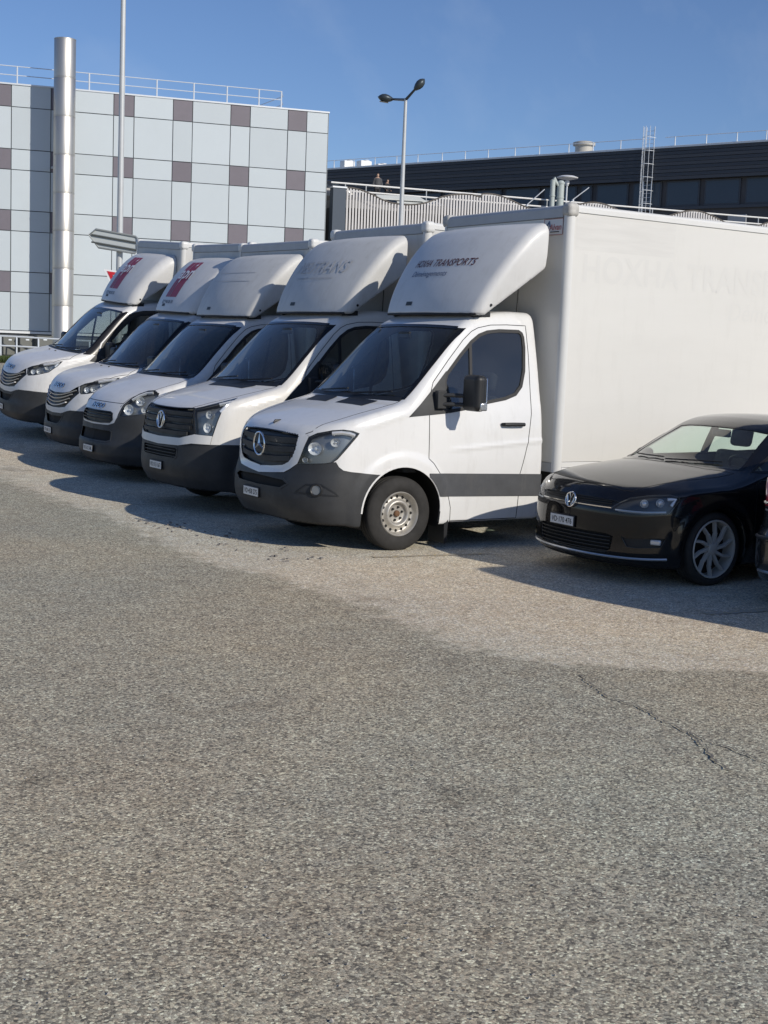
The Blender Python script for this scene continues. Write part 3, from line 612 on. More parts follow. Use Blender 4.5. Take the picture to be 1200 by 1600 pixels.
def make_truck(kind,place,label,h=.03,f=None,paint=None,box=None,defl=None,plate_txt=None,rim=None):
    x0,y0,z0,ya,ro=place
    root=empty('box_truck',(x0,y0,z0),(math.radians(ro),0,math.radians(ya))); tag(root,label,'truck','white box trucks parked in a row')
    S=Shell(f,(-.2,-1.1,.2),(2.76,1.1,2.42),h); XC=1.2; WM=wrap_map(XC)
    front=lambda c,n:c[:,0]<.80
    AR=arch_poly(1.0,.37,.435); S.cut('arch',AR,side_map,lambda c,n:(np.abs(c[:,1])>.56)&(c[:,2]<.95))
    S.where('underbody',lambda c,n:(n[:,2]<-.75)&(c[:,2]<.32),['body'])
    dark_side = kind=='daily_new'
    # ---- sides
    for s in (-1,1):
        mk=lambda c,n,s=s:(c[:,1]*s>.40)&(np.abs(n[:,1])>.35)
        nm='door_l' if s<0 else 'door_r'
        S.cut(nm,CAB_DOOR,side_map,mk,['body'])
        S.cut('win'+nm,CAB_WIN,side_map,mk,[nm])
        if kind in('sprinter','crafter'):
            S.cut('sail',[(1.05,1.262),(1.2,1.39),(1.36,1.54),(1.52,1.70),(1.492,1.3),(1.3,1.282)],side_map,mk,['body',nm])
            S.cut('mould',[(1.28,.735),(2.68,.703),(2.68,.487),(1.28,.517)],side_map,mk,['body',nm])
        else:
            S.cut('sail',[(1.12,1.30),(1.3,1.47),(1.50,1.68),(1.495,1.32),(1.3,1.28)],side_map,mk,['body',nm])
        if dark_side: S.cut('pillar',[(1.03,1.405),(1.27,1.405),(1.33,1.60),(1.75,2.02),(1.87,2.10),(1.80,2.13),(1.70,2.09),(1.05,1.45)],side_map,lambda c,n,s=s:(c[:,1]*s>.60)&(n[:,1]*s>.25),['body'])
    # ---- windscreen
    WSC=[(-.842,1.430),(-.6,1.424),(-.3,1.422),(0,1.421),(.3,1.422),(.6,1.424),(.842,1.430),(.80,1.78),(.757,2.112),(.5,2.124),(.2,2.13),(-.2,2.13),(-.5,2.124),(-.757,2.112),(-.80,1.78)]
    S.cut('windscreen',WSC,front_map,lambda c,n:(n[:,0]<-.15)&(c[:,0]>.75)&(c[:,0]<2.0),['body'])
    HOOD={'sprinter':[(-.2,-.50),(.10,-.53),(.19,-.66),(.45,-.735),(.8,-.79),(1.055,-.83),(1.0,-.55),(.965,-.3),(.955,0)],
          'crafter':[(-.2,-.44),(.12,-.49),(.22,-.60),(.45,-.70),(.8,-.78),(1.055,-.83),(1.0,-.55),(.965,-.3),(.955,0)],
          'daily':[(-.2,-.5),(.17,-.56),(.30,-.62),(.55,-.78),(.85,-.86),(1.04,-.84),(1.0,-.55),(.965,-.3),(.955,0)],
          'daily_new':[(-.2,-.5),(.17,-.58),(.30,-.74),(.55,-.89),(.80,-.93),(1.02,-.84),(1.0,-.55),(.965,-.3),(.955,0)]}[kind]
    hp=HOOD+[(a,-b) for a,b in reversed(HOOD[:-1])]
    S.cut('hood',hp,top_map,lambda c,n:(n[:,2]>.25)&(c[:,2]<1.6)&(c[:,0]<1.08),['body'])
    # ---- front
    if kind=='sprinter':
        BUM=[(-1.25,.725),(-1.108,.732),(-1.014,.742),(-.90,.757),(-.847,.770),(-.815,.80),(-.792,.845),(-.739,.831),(-.6,.812),(-.489,.806),(-.42,.749),(-.36,.712),(-.18,.69),(0,.672)]
        HL=[(-.565,1.054),(-.631,1.093),(-.75,1.126),(-.831,1.136),(-.90,1.128),(-.950,1.107),(-.90,1.03),(-.85,.95),(-.80,.872),(-.765,.838),(-.72,.826),(-.6,.812),(-.489,.806),(-.515,.88)]
        FRM=[(-.545,1.075),(-.3,1.094),(0,1.10),(.3,1.094),(.545,1.075),(.565,1.054),(.515,.88),(.489,.806),(.42,.749),(.36,.712),(.18,.69),(0,.672),(-.18,.69),(-.36,.712),(-.42,.749),(-.489,.806),(-.515,.88),(-.565,1.054)]
        GR=sym([(0,1.080),(-.25,1.077),(-.455,1.066),(-.468,1.05),(-.461,.934),(-.43,.86),(-.385,.805),(-.33,.775),(-.18,.752),(0,.737)])
        INT=[(-.42,.615),(-.36,.652),(0,.662),(.36,.652),(.42,.615),(.34,.560),(0,.552),(-.34,.560)]
    elif kind=='crafter':
        BUM=[(-1.25,.76),(-1.1,.765),(-.858,.769),(-.706,.765),(-.533,.764),(-.378,.729),(0,.715)]
        HL=[(-.50,1.14),(-.591,1.166),(-.75,1.225),(-.885,1.272),(-.83,1.20),(-.785,1.13),(-.755,1.02),(-.735,.93),(-.720,.858),(-.555,.864),(-.535,1.0)]
        FRM=sym([(0,.80),(-.387,.811),(-.555,.864),(-.72,.858),(-.706,.765),(-.533,.764),(-.378,.729),(0,.715)][::-1])
        GR=sym([(0,1.125),(-.25,1.127),(-.50,1.14),(-.535,1.0),(-.555,.864),(-.387,.811),(0,.80)])
        INT=sym([(0,.70),(-.33,.703),(-.355,.69),(-.345,.60),(-.31,.575),(0,.57)])
    elif kind=='daily':
        BUM=[(-1.25,.86),(-1.0,.92),(-.846,.945),(-.69,.912),(-.49,.880),(-.45,.80),(-.35,.765),(0,.755)]
        HL=[(-.491,.886),(-.533,1.035),(-.60,1.12),(-.682,1.19),(-.78,1.235),(-.88,1.245),(-.945,1.21),(-.92,1.12),(-.885,1.03),(-.846,.953),(-.69,.915)]
        FRM=None
        GR=sym([(0,.935),(-.36,.938),(-.405,.92),(-.425,.84),(-.38,.80),(-.2,.785),(0,.783)])
        INT=sym([(0,.70),(-.38,.70),(-.42,.68),(-.42,.57),(-.36,.545),(0,.54)])
    else:
        BUM=[(-1.25,.77),(-.883,.770),(-.639,.777),(-.46,.772),(-.395,.755),(-.30,.722),(-.258,.712),(0,.70)]
        HL=[(-.555,1.135),(-.62,1.168),(-.80,1.222),(-.962,1.262),(-1.06,1.283),(-.99,1.20),(-.93,1.145),(-.885,1.10),(-.78,1.063),(-.692,1.036),(-.60,1.022),(-.575,1.05)]
        FRM=None
        GR=sym([(0,.998),(-.19,1.005),(-.30,1.015),(-.388,1.038),(-.46,1.085),(-.524,1.125),(-.57,1.03),(-.46,.92),(-.345,.808),(-.20,.785),(0,.778)])
        INT=sym([(0,.665),(-.26,.675),(-.33,.70),(-.22,.56),(-.16,.54),(0,.54)])
    S.cut('bumper',BUM+mir(BUM)+[(1.25,.1),(-1.25,.1)],WM,front,['body','hood'])
    if FRM: S.cut('frame',FRM,WM,front,['body','bumper','hood'])
    S.cut('grille',GR,WM,front,['body','bumper','hood','frame'] if FRM else ['body','bumper','hood'])
    for q in (HL,mir(HL)): S.cut('hl'+('l' if q is HL else 'r'),q,WM,front,['body','bumper','hood']+(['frame'] if FRM else []))
    S.cut('intake',INT,WM,front,['bumper'])
    # ---- meshes
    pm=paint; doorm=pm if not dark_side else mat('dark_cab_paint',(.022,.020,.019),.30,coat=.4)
    body=soup('cab_body',S.part('body'),f,pm,root,lining=lining)
    soup('hood',S.part('hood'),f,pm,root)
    soup('bumper',S.part('bumper'),f,plast,root)
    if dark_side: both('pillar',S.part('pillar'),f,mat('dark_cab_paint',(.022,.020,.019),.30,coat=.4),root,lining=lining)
    wheel_housing(root,1.0,.37,.452,.56,.955,gapm)
    for s in (-1,1): ribbon('arch_lip',f,on_side(f,dens(AR[:28],.03,False),s),.016,plast2 if kind!='sprinter' else pm,root,lift=.004,closed=False)
    soup('underbody',S.part('underbody'),f,gapm,root)
    for s,nm in ((-1,'door_l'),(1,'door_r')):
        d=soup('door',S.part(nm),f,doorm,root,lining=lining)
        soup('window',S.part('win'+nm),f,sideg,d,off=-.006)
        ribbon('window_seal',f,on_side(f,dens(CAB_WIN,.03),s),.034,seal,d,lift=.003)
        dl=dens(CAB_DOOR,.03); ribbon('door_gap',f,on_side(f,dl,s),.007,gapm,d,lift=.0012)
        bar=[(1.795,1.372),(1.80,1.6),(1.83,1.96)]; ribbon('window_bar',f,on_side(f,dens(bar,.03,False),s),.032,seal,d,lift=.004,closed=False)
        c=on_side(f,[(2.27,1.198)],s)[0]
        MB().tube([c+np.array([-.135,s*.008,0]),c+np.array([-.12,s*.035,0]),c+np.array([0,s*.042,.002]),c+np.array([.12,s*.035,0]),c+np.array([.135,s*.008,0])],[.016,.019,.019,.019,.016],10).build('handle',plast2,d)
    both('mirror_sail',S.part('sail'),f,plast,root,off=.004)
    if 'mould' in S.names: both('side_moulding',S.part('mould'),f,mat('moulding_sunlit_grey',(.075,.078,.084),.5,noise=.2,nscale=6,grime=.2),root,off=.010)  # paler than the bumper plastic: sunlight on the strip is put into its colour
    ws=soup('windscreen',S.part('windscreen'),f,wind,root,off=-.004)
    ribbon('windscreen_border',f,on_front(f,dens(WSC,.04)),.045,frit,ws,lift=.0015)
    ribbon('hood_gap',f,on_top(f,dens([p for p in hp if p[0]>.05],.04,False),1.6),.008,gapm,root,lift=.0012,closed=False)
    if FRM: soup('grille_frame',S.part('frame'),f,pm if kind=='sprinter' else alu_white,root,off=.006 if kind=='sprinter' else .012)
    g=soup('grille',S.part('grille'),f,plast2,root,off=-.028)
    soup('lower_intake',S.part('intake'),f,gapm,root,off=-.03)
    if kind!='daily_new': ribbon('grille_surround',f,on_wrap(f,dens(GR,.03),XC),.012,plast2,g,lift=.006)
    ribbon('intake_surround',f,on_wrap(f,dens(INT,.03),XC),.02,plast,root,lift=.004)
    def arcs(z,th,dip=0): t=np.linspace(-th,th,25); return on_wrap(f,np.stack([t,z-dip*(1-(t/th)**2)],1),XC)
    if kind=='sprinter':
        for z,th,dp in ((1.015,.455,.012),(.935,.445,.02),(.85,.40,.03)): sweep('grille_slat',f,arcs(z,th,dp),.058,-.026,.0,plast,g)
        star_emblem(g,-.008,0,.945,.108)
        for s in (-1,1):
            c=on_wrap(f,[(s*.665,.582)],XC)[0]; gg=grad(f,c[None])[0]; gg/=np.linalg.norm(gg)
            a=np.cross(gg,[0,0,1]); a/=np.linalg.norm(a); b=np.cross(a,gg)
            ribbon('fog_recess',f,on_wrap(f,dens([(s*.50,.548),(s*.585,.625),(s*.70,.632),(s*.80,.56),(s*.82,.535)],.03),XC),.014,plast2,root,lift=.004)
            th=np.linspace(0,2*math.pi,24,endpoint=False); fl=MB().tube([c+gg*.006+.052*(a*math.cos(t)+b*math.sin(t)) for t in th],.010,8,True).build('fog_lamp',plast2,root)
            MB().add([c+gg*.004]+[c+gg*.004+.048*(a*math.cos(t)+b*math.sin(t)) for t in th],[(0,i+1,(i+1)%24+1) for i in range(24)]).build('lens',lampdark,fl)
        bb=on_top(f,[(.16,0)],1.6)[0]; MB().tube([bb+np.array([-.02,0,-.004]),bb+np.array([.0,0,.016]),bb+np.array([.055,0,.018]),bb+np.array([.075,0,.0])],[.010,.013,.012,.006],8).build('hood_badge',plast2,root)
        VENT=[[(.765,-.09),(.79,-.545),(.945,-.58),(.905,-.11)]]
    elif kind=='crafter':
        for z,th in ((1.075,.50),(1.005,.50),(.935,.49),(.865,.46)): sweep('grille_slat',f,arcs(z,th),.046,-.026,.004,plast,g)
        vw_emblem(g,.012,0,.985,.092)
        for z in (.67,.635,.60): sweep('intake_slat',f,arcs(z,.32),.010,-.02,-.002,plast,root)
        VENT=[[(.80,-.42),(.94,-.50),(.935,0),(.94,.50),(.80,.42),(.795,0)]]
    elif kind=='daily':
        for z in (.905,.868,.832): sweep('grille_slat',f,arcs(z,.385),.014,-.026,.004,plast,g)
        VENT=[]
        e=on_wrap(f,[(0,1.00)],XC)[0]; iveco(lambda u,v:on_front(f,np.stack([-u,1.005+v],1))+np.array([-.010,0,0]),.062,chrome,root,bold=.03,width=.40)
        ribbon('front_panel_gap',f,arcs(1.055,.53),.008,gapm,root,lift=.0012,closed=False)
    else:
        for i,(z,th) in enumerate(((.965,.50),(.915,.44),(.865,.40),(.815,.34))): sweep('grille_slat',f,on_wrap(f,np.stack([np.linspace(-th,th,31),z+.10*(np.abs(np.linspace(-1,1,31))**2.2)*(1-.12*i)],1),XC),.017,-.024,.006,silver if i!=3 else white,g)
        iveco(lambda u,v:on_front(f,np.stack([-u,1.108+v],1))+np.array([-.010,0,0]),.066,chrome,root,bold=.03,width=.42)
        VENT=[]
        for s in (-1,1):
            b_=on_top(f,[(.80,s*.16)],1.7)[0]; MB().lathe([(.012,.0),(.012,.014),(0,.016)],b_,'z',10).build('washer_nozzle',plast2,root)
    for q in VENT:
        for s in ((-1,1) if len(VENT)==1 and kind=='sprinter' else (1,)):
            pts=on_top(f,dens([(a,b*(-s)) for a,b in q] if kind=='sprinter' else q,.04),1.7)
            c=pts.mean(0); n_=grad(f,c[None])[0]; n_/=np.linalg.norm(n_); k=len(pts); V=list(pts+n_*.004)+[on_top(f,[c[:2]],1.7)[0]+n_*.004]
            F=[(i,(i+1)%k,k) for i in range(k)]
            if np.cross(V[1]-V[0],V[k]-V[0])[2]<0: F=[t[::-1] for t in F]
            raw('hood_vent',V,F,plast2,root,False)
    # ---- headlights
    for s,nm,q in ((-1,'hll',HL),(1,'hlr',mir(HL))):
        hs=soup('headlight',S.part(nm),f,lampdark,root,off=-.055)
        soup('lens',S.part(nm),f,clear,hs,off=.001)
        ribbon('lamp_edge',f,on_wrap(f,dens(q,.03),XC),.010,plast2,hs,lift=.001)
        bowls={'sprinter':[(.625,.955,.070,.060),(.78,1.02,.045,.040),(.545,.845,.030,.024)],'crafter':[(.665,.945,.045,.055),(.675,1.085,.040,.045)],'daily':[(.62,.985,.075,.070),(.74,1.10,.065,.060),(.80,.99,.04,.04)],'daily_new':[(.66,1.085,.045,.040),(.75,1.10,.05,.042),(.86,1.16,.04,.03)]}[kind]
        for bi,(th,z,a_,b_) in enumerate(bowls):
            c=on_wrap(f,[(s*th,z)],XC)[0]; gg=grad(f,c[None])[0]; gg[2]*=.4; gg/=np.linalg.norm(gg); a=np.cross(gg,[0,0,1]); a/=np.linalg.norm(a); b=np.cross(a,gg); c=c-gg*.012
            rg=[(1.0,0),(.82,-.018),(.55,-.030),(.25,-.034),(.22,-.012),(.0,-.008)]; V=[];F=[]; n=20
            for rr,dd in rg:
                for j in range(n): t=2*math.pi*j/n; V.append(c+gg*dd+rr*(a*a_*math.cos(t)+b*b_*math.sin(t)))
            for i in range(len(rg)-1):
                for j in range(n): F.append((i*n+j,i*n+(j+1)%n,(i+1)*n+(j+1)%n,(i+1)*n+j))
            raw('reflector',V,F,lampwhite if bi==0 else lampgrey,hs,True,None,40)
        # bright inner trim strip
        top_=[p for p in q]; cen=np.mean(np.array(q),0)
        st=[tuple(np.array(p)*.86+cen*.14) for p in (HL[2:6] if s<0 else [(-a,b) for a,b in HL[2:6]])]
        pts=on_wrap(f,dens(st,.03,False),XC); gg=grad(f,pts); pts=pts-gg*.014
        MB().tube(pts,.020,6).build('trim_strip',lampgrey,hs)
    # ---- mirrors
    if kind in('sprinter','crafter'):
        for s in (-1,1):
            mo=mirror_housing(f,root,1.62,s*1.20,1.505,.25,.13,.34,s,plast2)
            MB().bb(1.678,1.690,s*1.09,s*1.31,1.42,1.65).build('mirror_glass',mirrorg,mo,bev=.01)
            MB().bb(1.60,1.68,s*1.285,s*1.335,1.345,1.42).build('indicator',silver,mo,bev=.012)
            ar=MB()
            for z in (1.39,1.475): ar.tube([(1.38,s*.955,z-.01),(1.45,s*1.0,z),(1.58,s*1.11,z)],.021,8)
            ar.box((1.40,s*.965,1.43),(.10,.06,.17)); ar.build('mirror_arm',plast,mo,bev=.006)
    else:
        for s in (-1,1):
            mo=mirror_housing(f,root,1.40,s*1.17,1.46,.24,.12,.36,s,plast2)
            MB().bb(1.453,1.465,s*1.07,s*1.27,1.31,1.60).build('mirror_glass',mirrorg,mo,bev=.01)
            MB().tube([(1.33,s*.95,1.36),(1.36,s*1.02,1.34),(1.40,s*1.12,1.33)],.030,8).build('mirror_arm',plast,mo)
    # ---- wipers, cowl
    for y1,y2 in ((.55,.02),(-.10,-.66)):
        a=on_front(f,[(y1,1.435),((y1+y2)/2,1.455),(y2,1.475)]); MB().tube(a+np.array([-.022,0,.012]),.009,6).build('wiper',plast2,root)
    cw=on_front(f,np.stack([np.linspace(-.82,.82,31),np.full(31,1.418)],1)); ribbon('cowl',f,cw,.055,plast2,root,lift=.004,closed=False)
    # ---- cabin interior
    MB().prism([(1.0,1.36),(1.20,1.385),(1.40,1.36),(1.46,1.25),(1.40,1.02),(1.36,.72),(1.12,.72)],lambda u,v,w:(u,w,v),-.80,.80).build('dashboard',dashm,root,bev=.02)
    for y in (-.46,.12,.56): rect_seat(root,1.92,y,w=.46 if y<0 else .42)
    steering(root,1.55,-.46,1.33)
    MB().box((1.60,.0,2.03),(.03,.20,.07)).build('rear_view_mirror',plast2,root,bev=.012)
    # ---- wheels
    for s in (-1,1): wheel(root,1.0,s*.965,.35,s,rim_m=rim)
    bx0,bhw,bz0,bz1,blen=box['x0'],box['hw'],box['z0'],box['z1'],box['len']
    for s in (-1,1): wheel(root,4.55,s*.96,.35,s,rim_m=rim); 
    for s in (-1,1): MB().prism([(1.50,.27),(1.535,.50),(1.56,.50),(1.535,.05),(1.505,.05)],lambda u,v,w:(u,s*w,v),.70,.97).build('mud_flap',plast2,root)
    ch=MB()
    for s in (-1,1): ch.bb(2.3,bx0+blen-.1,s*.36,s*.46,.50,.68)
    for x in (2.9,3.6,4.55,5.4,6.2): ch.bb(x-.05,x+.05,-.9,.9,.60,bz0+.01)
    ch.tube([(4.55,-.8,.35),(4.55,.8,.35)],.07,10); ch.tube([(1.0,-.8,.33),(1.0,.8,.33)],.05,10); ch.bb(1.3,2.4,-.30,.30,.24,.5); ch.build('chassis',chassism,root,False)
    for s in (-1,1): MB().bb(4.05,5.05,s*.70,s*.98,.745,.765).build('mudguard',plast2,root)
    if plate_txt is not None: plate(root,on_front(f,[(plate_txt[1],plate_txt[2])])[0][0]-.010,plate_txt[1],plate_txt[2],plate_txt[0])
    # ---- cargo box
    cargo_box(root,bx0,bhw,bz0,bz1,blen,box['m'],box['front'],box['rail'],box['post'],box['cap'])
    # ---- wind deflector with its brackets
    df=defl['f']; t=nets(df,(1.5,-1.1,2.15),(2.72,1.1,defl['top']+.1),.028)
    d=soup('wind_deflector',t,df,defl['m'],root)
    yw=defl.get('yw',.78); e=on_front(df,dens([(-yw,2.262),(0,2.262),(yw,2.262)],.05,False)) 
    MB().tube(e+np.array([.01,0,-.012]),.014,8).build('lower_seal',seal,d)
    for s in (-1,1):
        MB().box((2.02,s*.70,2.255),(.20,.05,.06)).build('bracket',plast2,d,bev=.008)
        MB().lathe([(0,.016),(.006,.014),(.007,0)],on_side(df,[(2.03,2.345)],s)[0],'y',12,s).build('bolt_cap',plast2,d)
    bp=on_front(df,[(.34,2.335),(.22,2.335),(.22,2.375),(.34,2.375)])+np.array([-.004,0,0]); raw('maker_badge',bp,[(0,1,2,3)],plast,d,False)
    MB().tube([(2.52,-.62,2.27),(2.53,-.63,2.75)],.006,6).build('aerial',antm,root)
    return root,d,df,S
ghost=mat('ghost_lettering',(.60,.605,.61),.5); ghost2=mat('ghost_lettering_light',(.664,.66,.636),.4); ghost3=mat('ghost_lettering_grey',(.50,.503,.505),.5)
darkred=mat('dark_red_print',(.09,.014,.022),.45); bluegrey=mat('blue_grey_print',(.10,.14,.24),.45); redp=mat('red_print',(.30,.018,.035),.4); whitep=mat('white_print',(.75,.75,.76),.4); greyp=mat('grey_print',(.13,.14,.17),.5)
badge_red=mat('badge_red',(.42,.13,.13),.5)
boxside=mat('box_side_grp',(.665,.655,.62),.40,grime=.10,coat=.2,noise=.05,nscale=.9,streak=(.35,1,1.6),bump=.03,bscale=14)
box_shade=mat('box_front_grp',(.60,.605,.61),.5,noise=.08,nscale=2)
capm=mat('grey_cap_rail',(.42,.435,.45),.45,noise=.08,nscale=5); dirtycap=mat('dirty_corner_cap',(.50,.49,.46),.6,noise=.3,nscale=14)
def on_defl(df,y0,z0,k=.86,lift=.0032):
    return lambda u,v: on_front(df,np.stack([y0-u,z0+v*k],1))+np.array([-lift,0,lift*.6])
def box_opts(x0,z1,m=None,post=None,z0=.80,hw=1.06,ln=4.2): return dict(x0=x0,hw=hw,z0=z0,z1=z1,len=ln,m=m or boxside,front=capm,rail=alu_white,post=post or alu_white,cap=dirtycap if post else alu_white)
fd5=deflector_sdf(WD,3.19); fd_apn=deflector_sdf(WD2,3.13,r=.17)
# --- nearest truck
t5,d5,df5,S5=make_truck('sprinter',(0,1.0,0,0,0),'white box truck with star emblem in its grille, right beside the black hatchback',h=.024,f=sprinter_f,paint=white,
    box=box_opts(2.76,3.36,post=alu_white,z0=.72,hw=1.072,ln=4.3),defl=dict(f=fd5,top=3.19,m=grp),plate_txt=('VD·458 275',.10,.478))
lettering('lettering','HOXHA',on_defl(df5,.385,2.775),.088,darkred,d5,bold=.004,shear=.25,width=.33)
lettering('lettering','TRANSPORTS',on_defl(df5,-.17,2.775),.088,darkred,d5,bold=.004,shear=.25,width=.68)
lettering('lettering','Déménagements',on_defl(df5,.17,2.655),.088,bluegrey,d5,bold=-.002,shear=.25,width=.66)
def side5(y): return lambda u,v,x,z: np.stack([x+u,np.full(len(u),y),z+v],1)
ly=-1.072+.0051
lettering('ghost_lettering','HOXHA TRANSPORTS',lambda u,v:np.stack([2.98+u,np.full(len(u),ly),2.612+v],1),.28,mat('ghost_outline',(.628,.621,.592),.45),t5,bold=.022,space=1.08,width=3.66,center=False)
lettering('ghost_lettering','Déménagements',lambda u,v:np.stack([5.05+u,np.full(len(u),ly),2.26+v],1),.26,mat('ghost_outline',(.628,.621,.592),.45),t5,shear=.2,width=1.9,center=False)
raw('removed_film_band',[(2.86,ly,2.93),(4.20,ly,2.93),(4.20,ly,3.27),(2.86,ly,3.27)],[(0,1,2,3)],mat('old_film_band',(.635,.627,.598),.45,noise=.07,nscale=3,streak=(.5,1,6)),t5,False)
bdg=raw('maker_sticker',[(2.758,-.70,3.07),(2.758,-.985,3.07),(2.758,-.985,3.225),(2.758,-.70,3.225)],[(0,1,2,3)],mat('sticker_grey',(.63,.63,.62),.4),t5,False)
lettering('lettering','Alvan',lambda u,v:np.stack([np.full(len(u),2.756),-.87-u,3.145+v],1),.06,badge_red,bdg,bold=.02,shear=.2)
MB().tube([(2.756,-.70,3.07),(2.756,-.985,3.07),(2.756,-.985,3.225),(2.756,-.70,3.225)],.003,4,True).build('sticker_border',badge_red,bdg)
MB().tube([(2.757,-.735,3.09),(2.757,-.75,3.17),(2.757,-.775,3.20),(2.757,-.79,3.15)],.009,6).build('sticker_mark',bluegrey,bdg)
MB().tube([(2.755,-.80,3.098),(2.755,-.93,3.098)],.004,4).build('sticker_line',ink,bdg)
# --- second truck
t4,d4,df4,_=make_truck('crafter',(.104,3.64,.014,1.13,0),'cream white box truck with round badge on a black slatted grille above a pale bar',h=.03,f=crafter_f,paint=cream,
    box=box_opts(2.80,3.33,m=grp_old),defl=dict(f=fd5,top=3.19,m=grp_old),plate_txt=('VD·313 167',.02,.476))
lettering('ghost_lettering','NEUTRANS',on_defl(df4,.05,2.80,lift=.0055),.17,ghost3,d4,bold=.012,shear=.15,space=1.05,width=1.15)
lettering('ghost_lettering','transports demenagements',on_defl(df4,.08,2.66,lift=.003),.05,ghost3,d4,shear=.1,width=.85)
# --- third
t3,d3,df3,_=make_truck('daily',(.466,6.774,-.017,1.42,.57),'white box truck with big clear tear-shaped headlamps and blank deflector, middle of the five',h=.03,f=daily_f,paint=white_dusty,
    box=box_opts(2.68,3.33,m=grp_old),defl=dict(f=deflector_sdf(WD,3.15),top=3.15,m=grp_old),plate_txt=('VD·312 540',0,.43))
for z,hh in ((2.86,.012),(2.74,.012)):
    q=on_defl(df3,.1,z,lift=.003); V=q(np.array([-.55,.55,.55,-.55]),np.array([0,0,hh,hh])); 
    u=np.linspace(-.55,.55,20); V=np.concatenate([q(u,np.zeros(20)),q(u,np.full(20,hh))]); raw('ghost_line',V,[(i,i+1,21+i,20+i) for i in range(19)],ghost3,d3,False)
# --- fourth, fifth
def apn(d,df):
    def rect(nm,u0,u1,v0,v1,m,lift):
        q=on_defl(df,.12,2.78,lift=lift,k=1.0); n=10; v=np.linspace(v0,v1,n); V=np.concatenate([q(np.full(n,u0),v),q(np.full(n,u1),v)]); return raw(nm,V,[(i,n+i,n+i+1,i+1) for i in range(n-1)],m,d,False)
    a=rect('red_panel',-.245,-.07,-.30,.25,redp,.0025); b=rect('red_panel',-.055,.20,-.30,.25,redp,.0025)
    lettering('lettering','apn',on_defl(df,.10,2.80,k=1.0,lift=.008),.19,whitep,d,bold=.02,width=.50)
    c=on_defl(df,.12,2.78,k=1.0,lift=.009); 
    for uu,vv in (((.10,.16,.16,.10),(.19,.19,.205,.205)),((.122,.138,.138,.122),(.165,.165,.23,.23))): raw('small_cross',c(np.array(uu),np.array(vv)),[(0,1,2,3)],whitep,d,False)
    lettering('phone_number','027 948 08 30',on_defl(df,.18,2.405,k=1.0,lift=.003),.055,greyp,d,bold=.01,width=.44)
t2,d2,df2,_=make_truck('daily_new',(.696,9.03,.05,-.5,1.59),'white box truck with slim headlamps and red-panelled deflector, second from the left',h=.03,f=daily_new_f,paint=white_dusty,
    box=box_opts(2.62,3.34,m=grp_old),defl=dict(f=fd_apn,top=3.13,m=grp,yw=.64),plate_txt=('VD·586 321',.12,.43))
apn(d2,df2)
t1=copy_tree(t2); t1.location=(.88,12.02,.232); t1.rotation_euler=(math.radians(3.59),0,math.radians(-1.29))
tag(t1,'white box truck with slim headlamps and red-panelled deflector, farthest left of the row','truck','white box trucks parked in a row')

# --- things left on the two nearest dashboards
def on_dash(t,name,x,y,z,d,m,label,cat,rz=.3):
    M_=Matrix.Translation(t.location)@t.rotation_euler.to_matrix().to_4x4(); p=M_@Vector((x,y,z)); o=tag(empty(name,tuple(p),(0,0,rz)),label,cat); V=[];F=[];n=9; r=np.random.default_rng(int(abs(x*y)*1e4)%997)
    zz=r.uniform(0,d[2],(n,n)); 
    for i in range(n):
        for j in range(n): V.append((d[0]*(i/(n-1)-.5),d[1]*(j/(n-1)-.5),zz[i,j]*math.sin(math.pi*(i+.5)/n)*math.sin(math.pi*(j+.5)/n)))
    for i in range(n-1):
        for j in range(n-1): F.append((i*n+j,(i+1)*n+j,(i+1)*n+j+1,i*n+j+1))
    raw('sheet',V,F,m,o,True)
bluec=mat('blue_cloth',(.10,.32,.62),.8); paper=mat('paper',(.72,.72,.70),.7)
on_dash(t5,'cloth',1.20,-.40,1.388,(.10,.16,.05),bluec,'blue cloth on the dashboard of the truck with the star emblem','cloth')
on_dash(t4,'cloth',1.20,-.40,1.388,(.10,.16,.05),bluec,'blue cloth on the dashboard of the cream white truck','cloth')
on_dash(t5,'paper_sheet',1.17,.05,1.388,(.16,.28,.012),paper,'white papers on the dashboard of the truck with the star emblem','paper',.1)
on_dash(t4,'paper_sheet',1.17,.05,1.388,(.16,.28,.012),paper,'white papers on the dashboard of the cream white truck','paper',.1)
blackp=mat('black_car_paint',(.006,.006,.007),.4,coat=1.0,spec=.05,noise=.1,nscale=6)
greyp2=mat('dark_grey_car_paint',(.014,.014,.015),.25,coat=1.0)
carglass=glass('car_glass',(.82,.93,.88),1.7); gunmetal=mat('gunmetal_wheel',(.52,.51,.48),.4,metal=.2)
